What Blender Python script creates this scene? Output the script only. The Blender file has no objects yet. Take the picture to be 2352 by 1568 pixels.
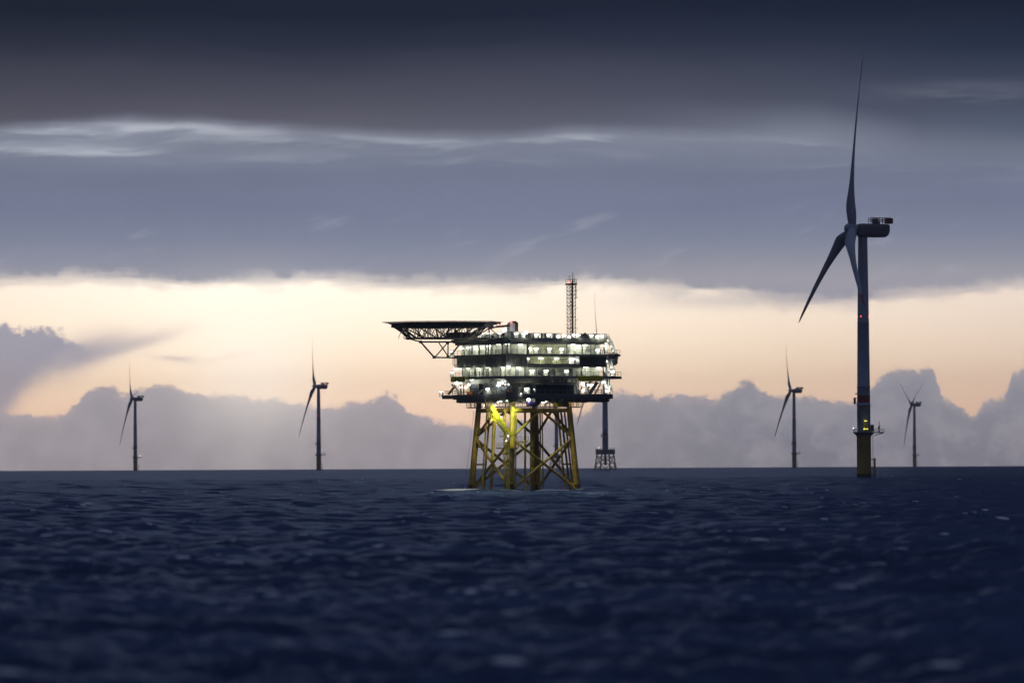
import bpy, math, random
import numpy as np
from mathutils import Matrix, Vector, Euler

# ---------------------------------------------------------------- camera, world, sun, exposure
SC = bpy.context.scene
COL = SC.collection
ALPHA = 6.95e-5            # radians per pixel of a 2352 px wide view (9.3 degree telephoto)
EARTH = 7.43e6             # effective radius of the earth with refraction
EYE = 7.0                  # eye height above the water
ROLL = 0.0047
YHOR = 1055.5
D_PLAT = 1439.0

cam_data = bpy.data.cameras.new('camera')
cam = bpy.data.objects.new('camera', cam_data); COL.objects.link(cam); SC.camera = cam
cam_data.sensor_width = 36; cam_data.lens = 220.2
cam_data.clip_start = 1.0; cam_data.clip_end = 60000
pitch = (YHOR - 784) * ALPHA
cam.matrix_world = (Matrix.Translation((0, 0, EYE)) @ Matrix.Rotation(math.pi / 2 + pitch, 4, 'X') @ Matrix.Rotation(-ROLL, 4, 'Z'))
cam_data.dof.use_dof = True; cam_data.dof.focus_distance = 1650; cam_data.dof.aperture_fstop = .52

SC.view_settings.view_transform = 'Standard'; SC.view_settings.look = 'None'
SC.view_settings.exposure = 0; SC.view_settings.gamma = 1; SC.view_settings.use_curve_mapping = False
SC.render.engine = 'CYCLES'
cy = SC.cycles
cy.use_denoising = True
cy.max_bounces = 5; cy.diffuse_bounces = 3; cy.glossy_bounces = 2; cy.transmission_bounces = 2; cy.volume_bounces = 0
cy.caustics_reflective = False; cy.caustics_refractive = False
cy.sample_clamp_indirect = 4.0

def srgb(r, g, b):
    f = lambda c: (c / 255 / 12.92) if c <= 10 else ((c / 255 + .055) / 1.055) ** 2.4
    return (f(r), f(g), f(b), 1.0)

class NT:
    """small helper to write node trees as expressions"""
    def __init__(s, nt): s.nt = nt
    def n(s, t, **kw):
        nd = s.nt.nodes.new(t)
        for k, v in kw.items(): setattr(nd, k, v)
        return nd
    def put(s, sock, v):
        if isinstance(v, bpy.types.NodeSocket): s.nt.links.new(v, sock)
        else:
            try: sock.default_value = v
            except Exception: sock.default_value = tuple(v)[:3] if hasattr(v, '__len__') else v
    def m(s, op, a, b=0.0, c=0.0, clamp=False):
        nd = s.n('ShaderNodeMath', operation=op, use_clamp=clamp)
        s.put(nd.inputs[0], a); s.put(nd.inputs[1], b); s.put(nd.inputs[2], c)
        return nd.outputs[0]
    def add(s, a, b): return s.m('ADD', a, b)
    def sub(s, a, b): return s.m('SUBTRACT', a, b)
    def mul(s, a, b): return s.m('MULTIPLY', a, b)
    def div(s, a, b): return s.m('DIVIDE', a, b)
    def mx(s, f, a, b, blend='MIX'):
        nd = s.n('ShaderNodeMix', data_type='RGBA', blend_type=blend)
        s.put(nd.inputs[0], f); s.put(nd.inputs[6], a); s.put(nd.inputs[7], b)
        return nd.outputs[2]
    def xyz(s, x, y, z=0.0):
        nd = s.n('ShaderNodeCombineXYZ'); s.put(nd.inputs[0], x); s.put(nd.inputs[1], y); s.put(nd.inputs[2], z)
        return nd.outputs[0]
    def noise(s, v, scale=1.0, detail=4.0, rough=.5, dist=0.0):
        nd = s.n('ShaderNodeTexNoise'); s.put(nd.inputs['Vector'], v)
        nd.inputs['Scale'].default_value = scale; nd.inputs['Detail'].default_value = detail
        nd.inputs['Roughness'].default_value = rough; nd.inputs['Distortion'].default_value = dist
        return nd.outputs['Fac']
    def ramp(s, f, stops, interp='LINEAR'):
        nd = s.n('ShaderNodeValToRGB'); s.put(nd.inputs[0], f); r = nd.color_ramp; r.interpolation = interp
        while len(r.elements) < len(stops): r.elements.new(0.5)
        for e, (p, c) in zip(r.elements, sorted(stops, key=lambda q: q[0])): e.position = p; e.color = c
        return nd.outputs[0]
    def sstep(s, v, lo, hi):
        nd = s.n('ShaderNodeMapRange', interpolation_type='SMOOTHSTEP')
        s.put(nd.inputs[0], v); s.put(nd.inputs[1], lo); s.put(nd.inputs[2], hi)
        return nd.outputs[0]
    def curve(s, x, pts, lo, hi, ylo, yhi):
        """y(x) through the given points"""
        t = s.m('DIVIDE', s.sub(x, lo), hi - lo, clamp=True)
        nd = s.n('ShaderNodeFloatCurve'); cv = nd.mapping.curves[0]
        P = [((px - lo) / (hi - lo), (py - ylo) / (yhi - ylo)) for px, py in pts]
        if P[0][0] > 0: P.insert(0, (0.0, P[0][1]))
        if P[-1][0] < 1: P.append((1.0, P[-1][1]))
        while len(cv.points) < len(P): cv.points.new(.5, .5)
        for q, (px, py) in zip(cv.points, P): q.location = (px, py); q.handle_type = 'VECTOR'
        nd.mapping.use_clip = False; nd.mapping.update()
        s.put(nd.inputs['Factor'], 1.0); s.put(nd.inputs['Value'], t)
        return s.add(s.mul(nd.outputs[0], yhi - ylo), ylo)

def px2uv(x, y):           # pixel of the view -> azimuth, elevation in thousandths of 1/ALPHA
    dx, dy = x - 1176, y - 784
    return ((dx - ROLL * dy) / 1000, (YHOR - (dy + ROLL * dx + 784)) / 1000)

def build_world():
    w = bpy.data.worlds.new('World'); SC.world = w; w.use_nodes = True
    nt = w.node_tree; nt.nodes.clear(); N = NT(nt)
    out = N.n('ShaderNodeOutputWorld'); bg = N.n('ShaderNodeBackground'); nt.links.new(bg.outputs[0], out.inputs[0])
    tc = N.n('ShaderNodeTexCoord'); sp = N.n('ShaderNodeSeparateXYZ'); nt.links.new(tc.outputs['Generated'], sp.inputs[0])
    x, y, z = sp.outputs
    az = N.m('ARCTAN2', x, y)
    U = N.div(az, ALPHA * 1000); V = N.div(N.m('ARCSINE', z), ALPHA * 1000)
    # beyond the view the same bands go on: fold the azimuth back so that shapes differ only by noise
    big = N.noise(N.xyz(N.mul(U, .9), N.mul(V, 3.0), 3.1), 1.0, 3, .5)
    bigc = N.sub(big, .5)
    streak = N.noise(N.xyz(N.mul(U, 1.6), N.add(N.mul(V, 16.0), N.mul(bigc, 5.0)), 7.7), 1.0, 5, .55)
    streakf = N.noise(N.xyz(N.mul(U, 5.0), N.add(N.mul(V, 60.0), N.mul(bigc, 14.0)), 1.7), 1.0, 4, .6)
    puff = N.noise(N.xyz(N.mul(U, 15.0), N.mul(V, 15.0), 0.3), 1.0, 8, .62)
    puff2 = N.noise(N.xyz(N.mul(U, 42.0), N.mul(V, 44.0), 5.3), 1.0, 7, .75)
    wob = N.noise(N.xyz(N.mul(U, 3.0), N.mul(V, 2.0), 9.3), 1.0, 5, .55)
    curve = lambda pts: N.curve(U, [px2uv(a, b) for a, b in pts], -1.4, 1.4, -.1, 1.1)
    # --- high dark cloud and the blue-grey sheet under it
    def vr(stops):   # colour by pixel row
        hi = 1.3
        return [(min(1, max(0, (YHOR / 1000 - py / 1000) / hi)), srgb(*c)) for py, c in stops]
    Vr = N.div(N.add(V, N.add(N.mul(bigc, .10), N.mul(N.sub(streak, .5), .05))), 1.3)
    sheet = N.ramp(Vr, vr([(1055, (140, 138, 156)), (700, (142, 140, 155)), (640, (147, 146, 157)), (590, (131, 134, 151)), (540, (119, 125, 147)), (480, (112, 119, 143)),
                           (400, (113, 120, 143)), (350, (122, 128, 146)), (300, (134, 139, 156)), (0, (128, 132, 150))]))
    dark = N.ramp(Vr, vr([(400, (112, 114, 128)), (310, (97, 99, 114)), (240, (81, 83, 98)), (170, (66, 69, 85)), (100, (43, 49, 66)),
                          (30, (28, 35, 52)), (-60, (27, 33, 50)), (-240, (30, 37, 56))]))
    tint = N.ramp(N.m('ADD', N.mul(U, .4), .5, clamp=True), [(0.0, (.95, .90, .88, 1)), (.35, (1.06, 1.02, 1.0, 1)), (.6, (.98, 1.0, 1.02, 1)), (1.0, (.80, .95, 1.06, 1))])
    dark = N.mx(1.0, dark, tint, 'MULTIPLY')
    e1 = curve([(0, 302), (150, 296), (300, 284), (450, 290), (600, 296), (800, 314), (950, 322), (1100, 322), (1250, 314), (1350, 308), (1500, 310), (1700, 316), (1880, 320), (2000, 345), (2150, 372), (2352, 384)])
    e1 = N.add(e1, N.mul(N.sub(wob, .5), .035))
    m1 = N.sstep(N.sub(V, e1), -.010, .030)
    # right part: the dark cloud ends softly higher up
    mott = N.add(.79, N.mul(N.add(N.add(N.mul(big, .45), N.mul(streak, .35)), N.mul(wob, .2)), .42))
    m1s = N.sstep(N.sub(V, e1), -.03, .10)
    rightside = N.sstep(U, .15, .85)
    m1 = N.add(N.mul(m1, N.sub(1.0, rightside)), N.mul(m1s, rightside))
    deck = N.mx(m1, sheet, dark)
    # pale rims and streaks just under the dark cloud, stronger to the left
    d1 = N.sub(V, e1)
    rim = N.mul(N.sstep(d1, -.060, -.004), N.sstep(N.mul(d1, -1.0), -.012, .010))
    rimn = N.sstep(N.add(N.mul(streakf, .6), N.mul(streak, .6)), .56, .78)
    left = N.add(.30, N.mul(N.sstep(N.mul(U, -1.0), -.55, .9), .75))
    thin = N.mul(N.sstep(d1, -.016, -.003), N.sstep(N.mul(d1, -1.0), -.006, .006))
    rim = N.m('MINIMUM', N.add(N.mul(N.mul(rim, rimn), N.mul(left, 1.5)), N.mul(thin, N.mul(left, N.mul(.8, N.sstep(wob, .44, .62))))), 1.0)
    deck = N.mx(N.mul(rim, .36), deck, srgb(190, 194, 206))
    # broken bright streaks where the sheet is lit from behind
    Vd = N.add(V, N.mul(N.sub(streakf, .5), .05)); acc = None
    for (sx_, sy_, wx_, wy_, st_) in ((60, 343, .14, .0065, .8), (210, 349, .10, .006, .9), (330, 291, .14, .005, .7), (120, 306, .09, .005, .6), (480, 297, .06, .004, .5), (700, 322, .09, .006, .35),
                                      (900, 328, .06, .006, .75), (1000, 338, .10, .006, .4), (1225, 326, .06, .005, .55), (1345, 317, .05, .005, .7), (1835, 329, .045, .005, .7), (1700, 322, .12, .006, .3), (2230, 210, .14, .016, .16), (850, 360, .3, .01, .35), (2050, 380, .16, .005, .3)):
        cu, cv_ = px2uv(sx_, sy_)
        a_ = N.sub(U, cu); b_ = N.sub(Vd, cv_)
        g_ = N.mul(N.m('EXPONENT', N.mul(N.add(N.mul(N.mul(a_, a_), 1 / wx_ ** 2), N.mul(N.mul(b_, b_), 1 / wy_ ** 2)), -.5)), st_)
        acc = g_ if acc is None else N.m('MAXIMUM', acc, g_)
    deck = N.mx(N.mul(N.mul(acc, N.sstep(N.add(N.mul(streak, .5), N.mul(streakf, .5)), .36, .62)), .66), deck, srgb(202, 207, 218))
    mottc = N.n('ShaderNodeCombineColor'); [nt.links.new(mott, mottc.inputs[q]) for q in range(3)]
    deck = N.mx(1.0, deck, mottc.outputs[0], 'MULTIPLY')
    # diagonal paler feathers in the sheet
    dg = N.noise(N.xyz(N.add(N.mul(U, 4.0), N.mul(V, 6.0)), N.add(N.mul(V, 22.0), N.mul(U, -8.0)), 2.2), 1.0, 4, .55)
    fe = N.mul(N.sstep(dg, .55, .80), N.mul(N.sstep(V, .38, .46), N.sstep(N.mul(V, -1), -.64, -.52)))
    deck = N.mx(N.mul(fe, .45), deck, srgb(165, 165, 180))
    # --- clear gap
    gap = N.ramp(N.div(V, .5), [(0.0, srgb(231, 194, 174)), (.20, srgb(238, 208, 186)), (.36, srgb(243, 221, 198)), (.50, srgb(247, 232, 212)),
                                (.64, srgb(251, 240, 224)), (.80, srgb(253, 246, 234)), (1.0, srgb(250, 242, 232))])
    side = N.ramp(N.m('ADD', N.mul(U, .4), .5, clamp=True), [(0.0, (.90, .86, .84, 1)), (.22, (1.05, 1.04, 1.04, 1)), (.45, (1.02, 1.0, .99, 1)), (.75, (.83, .80, .80, 1)), (1.0, (.74, .70, .72, 1))])
    sky = N.n('ShaderNodeTexSky', sky_type='NISHITA'); sky.sun_disc = False
    sky.sun_elevation = math.radians(1.2); sky.sun_rotation = math.radians(-2.4); sky.altitude = 0; sky.air_density = 1.0; sky.dust_density = 1.5; sky.ozone_density = 1.5
    nish = N.n('ShaderNodeMix', data_type='RGBA', blend_type='MULTIPLY'); nish.inputs[0].default_value = 1.0
    nt.links.new(sky.outputs[0], nish.inputs[6]); nish.inputs[7].default_value = (.05, .05, .05, 1)
    gap = N.mx(1.0, gap, side, 'MULTIPLY')
    gap = N.mx(.06, gap, nish.outputs[2])
    # glow of the hidden sun
    gu, gv = px2uv(585, 850)
    du = N.sub(U, gu); dv = N.sub(V, gv)
    g2 = N.add(N.mul(N.mul(du, du), 1 / .11 ** 2), N.mul(N.mul(dv, dv), 1 / .10 ** 2))
    glow = N.m('EXPONENT', N.mul(g2, -.5))
    # --- masks
    e2 = curve([(0, 648), (150, 641), (350, 648), (450, 652), (700, 643), (850, 650), (1000, 658), (1100, 662), (1190, 668), (1260, 656), (1350, 648), (1450, 650), (1560, 660), (1640, 664), (1720, 672), (1800, 690), (1960, 692), (2100, 678), (2352, 655)])
    e2 = N.add(e2, N.add(N.mul(N.sub(streakf, .5), .030), N.mul(N.sub(wob, .5), .030)))
    soft = N.add(.008, N.mul(N.sstep(puff, .3, .7), .034))
    m2 = N.sstep(N.sub(V, e2), N.mul(soft, -1.0), soft)
    col = N.mx(m2, gap, deck)
    # thin wisps in the gap
    ws = N.noise(N.xyz(N.add(N.mul(U, 5.0), N.mul(V, 4.0)), N.add(N.mul(V, 30.0), N.mul(U, -9.0)), 4.4), 1.0, 4, .6)
    wm = N.mul(N.sstep(ws, .55, .85), N.mul(N.sstep(V, .15, .24), N.sstep(N.mul(V, -1), -.33, -.27)))
    wm = N.mul(wm, N.sstep(N.mul(U, -1.0), .45, .75))
    col = N.mx(N.mul(wm, .7), col, srgb(178, 160, 165))
    # streak under the sheet at the right of the middle
    wu, wv = px2uv(1690, 690)
    w2 = N.add(N.mul(N.mul(N.sub(U, wu), N.sub(U, wu)), 1 / .16 ** 2), N.mul(N.mul(N.sub(V, wv), N.sub(V, wv)), 1 / .014 ** 2))
    col = N.mx(N.mul(N.m('EXPONENT', N.mul(w2, -.5)), .45), col, srgb(150, 148, 160))
    # soft tail blown off the left cloud, and two small shreds
    for (sx_, sy_, la_, th_, sl_, st_) in ((255, 800, .085, .016, .26, .5), (330, 783, .07, .010, .22, .35), (405, 824, .035, .006, -.12, .5), (180, 815, .06, .028, .35, .8)):
        cu, cv_ = px2uv(sx_, sy_); a_ = N.sub(U, cu); b_ = N.sub(N.sub(N.add(V, N.mul(N.sub(dg, .5), .03)), cv_), N.mul(a_, sl_))
        g_ = N.m('EXPONENT', N.mul(N.add(N.mul(N.mul(a_, a_), 1 / la_ ** 2), N.mul(N.mul(b_, b_), 1 / th_ ** 2)), -.5))
        col = N.mx(N.mul(g_, st_), col, srgb(158, 152, 165))
    # upper left cumulus mass
    top4 = curve([(0, 738), (30, 742), (60, 751), (110, 757), (150, 768), (175, 780), (200, 800), (260, 788), (350, 775), (380, 773), (420, 773)])
    bot4 = curve([(0, 1010), (30, 960), (60, 925), (100, 888), (150, 850), (200, 832), (280, 800), (350, 780), (375, 773), (2352, 773)])
    pj = N.add(N.mul(N.sub(puff, .5), .05), N.mul(N.sub(puff2, .5), .075))
    a4 = N.sstep(N.sub(N.add(top4, pj), V), -.004, .018)
    b4 = N.sstep(N.sub(V, N.add(bot4, N.mul(pj, .6))), -.02, .07)
    m4 = N.mul(N.mul(a4, b4), N.sstep(N.mul(U, -1), .78, .97))
    # cumulus bank on the horizon
    e3 = curve([(-200, 930), (0, 943), (40, 948), (130, 952), (165, 938), (190, 908), (230, 887), (262, 888), (285, 906), (330, 892), (370, 882), (410, 888), (440, 899), (480, 898), (560, 908), (640, 915), (720, 925), (785, 930), (800, 916),
                (835, 915), (862, 907), (885, 904), (905, 909), (922, 924), (940, 942), (980, 958), (1040, 968), (1090, 978), (1330, 950), (1400, 890), (1450, 896), (1560, 905), (1645, 911), (1675, 893), (1705, 868), (1728, 862), (1740, 893), (1800, 905), (1900, 915), (1945, 920),
                (1975, 908), (2000, 880), (2040, 850), (2070, 840), (2100, 848), (2132, 840), (2146, 850), (2158, 900), (2200, 930), (2235, 946), (2258, 922), (2308, 905), (2320, 855), (2352, 846), (2500, 870)])
    m3 = N.sstep(N.sub(N.add(e3, N.mul(pj, .8)), V), -.003, .012)
    lowg = N.sstep(V, -.02, .20)
    bank = N.mx(lowg, srgb(144, 139, 147), srgb(160, 155, 163))
    bankr = N.mx(lowg, srgb(116, 117, 130), srgb(134, 136, 149))
    bank = N.mx(N.sstep(U, -.35, .75), bank, bankr)
    bank = N.mx(N.mul(N.sstep(puff, .40, .65), .30), bank, srgb(172, 166, 175))
    bank = N.mx(N.mul(N.sstep(wob, .45, .7), .25), bank, srgb(122, 122, 138))
    mass = N.mx(N.sstep(V, .05, .3), srgb(160, 150, 160), srgb(142, 142, 160))
    rimb = N.sstep(N.sub(N.add(e3, N.mul(pj, .8)), V), .035, .0)
    bank = N.mx(N.mul(rimb, .22), bank, srgb(200, 180, 180))
    col = N.mx(N.mul(m4, .93), col, mass)
    col = N.mx(N.mul(m3, .97), col, bank)
    col = N.mx(N.mul(glow, .50), col, srgb(255, 246, 238))
    # away from the afterglow the band near the horizon dims to dusk blue, unseen zenith brightened to light foam and level faces
    away = N.sstep(N.m('ABSOLUTE', az), .25, 1.9)
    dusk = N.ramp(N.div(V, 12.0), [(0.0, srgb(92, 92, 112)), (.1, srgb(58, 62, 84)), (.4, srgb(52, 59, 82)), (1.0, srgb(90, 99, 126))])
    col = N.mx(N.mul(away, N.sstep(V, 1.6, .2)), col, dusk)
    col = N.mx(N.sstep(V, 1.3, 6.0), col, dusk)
    col = N.mx(1.0, col, N.mx(N.sstep(V, .95, .05), (1, 1, 1, 1), (1.70, 1.68, 1.60, 1)), 'MULTIPLY')
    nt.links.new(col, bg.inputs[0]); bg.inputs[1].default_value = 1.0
    w.cycles.sampling_method = 'MANUAL'; w.cycles.sample_map_resolution = 2048
    return w
build_world()

sun_d = bpy.data.lights.new('sun', 'SUN'); sun = bpy.data.objects.new('sun', sun_d); COL.objects.link(sun)
sun_d.energy = 0.05; sun_d.angle = math.radians(12); sun_d.color = (1, .86, .74)
az_s, el_s = -2.4, 3.0
dvec = Vector((math.sin(math.radians(az_s)) * math.cos(math.radians(el_s)), math.cos(math.radians(az_s)) * math.cos(math.radians(el_s)), math.sin(math.radians(el_s))))
sun.rotation_euler = dvec.to_track_quat('Z', 'Y').to_euler()

# ---------------------------------------------------------------- helpers
def material(name, color, rough=.6, metal=0.0, emit=None, estr=0.0, dirt=0.25, dscale=.6, bump=0.0, spec=.4):
    m = bpy.data.materials.new(name); m.use_nodes = True; nt = m.node_tree; N = NT(nt)
    b = nt.nodes['Principled BSDF']; b.inputs['Roughness'].default_value = rough; b.inputs['Metallic'].default_value = metal
    b.inputs['Specular IOR Level'].default_value = spec
    if emit is not None:
        b.inputs['Base Color'].default_value = (*color, 1)
        b.inputs['Emission Color'].default_value = (*emit, 1); b.inputs['Emission Strength'].default_value = estr
        return m
    tc = N.n('ShaderNodeTexCoord'); g = N.n('ShaderNodeNewGeometry')
    n1 = N.noise(tc.outputs['Object'], dscale, 6, .65)
    mp = N.n('ShaderNodeMapping'); mp.inputs['Scale'].default_value = (2.5, 2.5, .18); nt.links.new(tc.outputs['Object'], mp.inputs[0])
    n2 = N.noise(mp.outputs[0], 1.0, 5, .6)
    f = N.mul(N.sstep(N.add(N.mul(n1, .6), N.mul(n2, .5)), .42, .72), dirt)
    c = N.mx(f, (*color, 1), (*[v * .35 for v in color], 1))
    nt.links.new(c, b.inputs['Base Color'])
    r = N.add(rough - .1, N.mul(n1, .25)); nt.links.new(r, b.inputs['Roughness'])
    return m

M = {
 'yellow': material('yellow_paint', (.50, .335, .05), .5, dirt=.7),
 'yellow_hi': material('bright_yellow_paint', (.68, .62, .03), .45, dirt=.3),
 'steel': material('dark_steel', (.10, .105, .115), .5, dirt=.5),
 'girder': material('grey_girder_paint', (.22, .225, .21), .5, dirt=.6),
 'hull': material('dark_grey_green_paint', (.34, .345, .31), .55, dirt=.6, dscale=1.2),
 'wall': material('cream_white_cladding', (.62, .63, .55), .5, dirt=.35, dscale=.8),
 'wall2': material('yellowish_cladding', (.46, .46, .32), .5, dirt=.35),
 'white': material('white_paint', (.74, .75, .74), .4, dirt=.15, dscale=.15),
 'nacelle': material('weathered_nacelle_shell', (.15, .155, .18), .4, dirt=.4, dscale=.4),
 'turbine': material('light_grey_turbine_paint', (.35, .39, .47), .38, dirt=.35, dscale=.1),
 'red': material('red_paint', (.28, .025, .03), .45, dirt=.2),
 'rust': material('dark_red_brown_paint', (.085, .03, .025), .5, dirt=.3),
 'orange': material('orange_paint', (.75, .24, .02), .45, dirt=.2),
 'navy': material('navy_container_paint', (.014, .02, .042), .45, dirt=.3),
 'charcoal': material('charcoal_container_paint', (.04, .043, .06), .5, dirt=.3),
 'grey': material('grey_cabinet_paint', (.16, .17, .21), .5, dirt=.4),
 'purple': material('violet_plastic', (.07, .05, .20), .5, dirt=.3),
 'green': material('green_paint', (.02, .16, .10), .5, dirt=.3),
 'net': material('safety_net_steel', (.22, .23, .22), .6),
 'rail': material('galvanised_rail', (.14, .15, .14), .5, dirt=.2),
 'growth': material('marine_growth', (.07, .055, .025), .8, dirt=.6, dscale=2.0),
 'lamp': material('lamp_glass', (.8, .8, .8), emit=(1.0, .99, .90), estr=6),
 'flood': material('floodlight_glass', (.8, .8, .8), emit=(1.0, .97, .98), estr=22),
 'beacon': material('red_beacon_glass', (.5, .02, .02), emit=(1.0, .10, .08), estr=7),
 'amber': material('amber_lamp_glass', (.8, .5, .3), emit=(1.0, .62, .30), estr=4),
 'sodium': material('yellow_lamp_glass', (.8, .7, .2), emit=(1.0, .90, .12), estr=3.5),
}

class MB:
    def __init__(s): s.v = []; s.f = []; s.mi = []; s.sm = []; s.cur = 0
    def poly(s, vs, fs, smooth=False):
        o = len(s.v); s.v.extend([tuple(p) for p in vs])
        for f in fs: s.f.append(tuple(i + o for i in f)); s.mi.append(s.cur); s.sm.append(smooth)
        return s
    def box(s, lo, hi):
        (a, b, c), (d, e, f) = lo, hi
        return s.poly([(a, b, c), (d, b, c), (d, e, c), (a, e, c), (a, b, f), (d, b, f), (d, e, f), (a, e, f)],
                      [(0, 3, 2, 1), (4, 5, 6, 7), (0, 1, 5, 4), (1, 2, 6, 5), (2, 3, 7, 6), (3, 0, 4, 7)])
    def cbox(s, c, size): return s.box([c[i] - size[i] / 2 for i in range(3)], [c[i] + size[i] / 2 for i in range(3)])
    def tube(s, p, q, r, r2=None, n=8, cap=True):
        p = Vector(p); q = Vector(q); r2 = r if r2 is None else r2
        d = (q - p).normalized(); u = d.orthogonal().normalized(); w = d.cross(u)
        vs = []
        for c, rr in ((p, r), (q, r2)):
            for k in range(n):
                t = 2 * math.pi * (k + .5) / n; vs.append(c + (u * math.cos(t) + w * math.sin(t)) * rr)
        fs = [(k, (k + 1) % n, n + (k + 1) % n, n + k) for k in range(n)]
        s.poly(vs, fs, n >= 8)
        if cap: s.poly(vs, [tuple(range(n - 1, -1, -1)), tuple(range(n, 2 * n))])
        return s
    def beam(s, p, q, w, h=None, up=(0, 0, 1)):
        h = w if h is None else h; p = Vector(p); q = Vector(q); d = (q - p).normalized(); up = Vector(up)
        if abs(d.dot(up)) > .98: up = Vector((1, 0, 0))
        x = d.cross(up).normalized() * w / 2; z = x.cross(d).normalized() * h / 2
        vs = [p - x - z, p + x - z, p + x + z, p - x + z, q - x - z, q + x - z, q + x + z, q - x + z]
        return s.poly(vs, [(0, 1, 2, 3), (7, 6, 5, 4), (0, 4, 5, 1), (1, 5, 6, 2), (2, 6, 7, 3), (3, 7, 4, 0)])
    def ring(s, prof, n=24, c=(0, 0)):       # lathe: prof = [(r, z)]
        vs = []
        for r, z in prof:
            for k in range(n):
                t = 2 * math.pi * k / n; vs.append((c[0] + r * math.cos(t), c[1] + r * math.sin(t), z))
        fs = []
        for j in range(len(prof) - 1):
            for k in range(n): fs.append((j * n + k, j * n + (k + 1) % n, (j + 1) * n + (k + 1) % n, (j + 1) * n + k))
        s.poly(vs, fs, True)
        return s
    def build(s, name, mats, parent=None, loc=None):
        me = bpy.data.meshes.new(name); me.from_pydata(s.v, [], s.f)
        if not isinstance(mats, (list, tuple)): mats = [mats]
        for m in mats: me.materials.append(M[m] if isinstance(m, str) else m)
        me.polygons.foreach_set('material_index', s.mi); me.polygons.foreach_set('use_smooth', s.sm)
        me.update()
        return link(name, me, parent, loc)

def link(name, me, parent=None, loc=None):
    o = bpy.data.objects.new(name, me); COL.objects.link(o)
    if parent is not None: o.parent = parent
    if loc is not None: o.location = loc
    return o
def thing(name, label, cat, loc=(0, 0, 0), rz=0.0, group=None):
    o = link(name, None, None, loc); o.rotation_euler = (0, 0, rz); o.empty_display_size = .1
    return tag(o, label, cat, group)
def tag(o, label, cat, group=None):
    o['label'] = label; o['category'] = cat
    if group: o['group'] = group
    return o
# ---------------------------------------------------------------- the sea
def unroll(x, y):
    dx, dy = x - 1176, y - 784
    return 1176 + dx - ROLL * dy, 784 + dy + ROLL * dx
def on_water(x, y):        # where a pixel's ray meets the water: ground position
    X, Y = unroll(x, y)
    t = (Y - YHOR) * ALPHA
    disc = t * t - 2 * EYE / EARTH
    d = EARTH * (t - math.sqrt(max(disc, 0)))
    return (X - 1176) * ALPHA * d, d

def wave_tiles(N, L, hs, lp, wind, seed, spread=2.0):
    rng = np.random.RandomState(seed)
    k1 = np.fft.fftfreq(N, L / N) * 2 * np.pi
    kx, ky = np.meshgrid(k1, k1, indexing='ij'); k = np.hypot(kx, ky); k[0, 0] = 1
    kp = 2 * np.pi / lp
    S = np.exp(-1.25 * (kp / k) ** 2) / k ** 3.6
    th = np.arctan2(ky, kx) - wind
    S *= np.abs(np.cos(th)) ** spread + .12
    S[0, 0] = 0
    H = (rng.normal(size=(N, N)) + 1j * rng.normal(size=(N, N))) * np.sqrt(S)
    h = np.real(np.fft.ifft2(H)); sc = hs / 4 / h.std(); H *= sc
    levels = []
    for lc in (0.5, 1, 2, 4, 8, 16, 32, 64, 128):
        kc = 2 * np.pi / lc; F = H * np.exp(-(k / kc) ** 4)
        hz = np.real(np.fft.ifft2(F)); dx = np.real(np.fft.ifft2(-1j * kx / k * F)); dy = np.real(np.fft.ifft2(-1j * ky / k * F))
        levels.append((hz.astype(np.float32), dx.astype(np.float32), dy.astype(np.float32)))
    F = H * np.exp(-(k / (2 * np.pi / 1.5)) ** 4)
    jxx = np.real(np.fft.ifft2(kx * kx / k * F)); jyy = np.real(np.fft.ifft2(ky * ky / k * F))
    return L, N, levels, (jxx + jyy).astype(np.float32)

def tap(grid, L, N, x, y):
    u = (x / L) % 1 * N; v = (y / L) % 1 * N
    i = u.astype(np.int32); j = v.astype(np.int32); fu = (u - i).astype(np.float32); fv = (v - j).astype(np.float32)
    i %= N; j %= N; i2 = (i + 1) % N; j2 = (j + 1) % N
    return (grid[i, j] * (1 - fu) * (1 - fv) + grid[i2, j] * fu * (1 - fv) + grid[i, j2] * (1 - fu) * fv + grid[i2, j2] * fu * fv)

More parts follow.
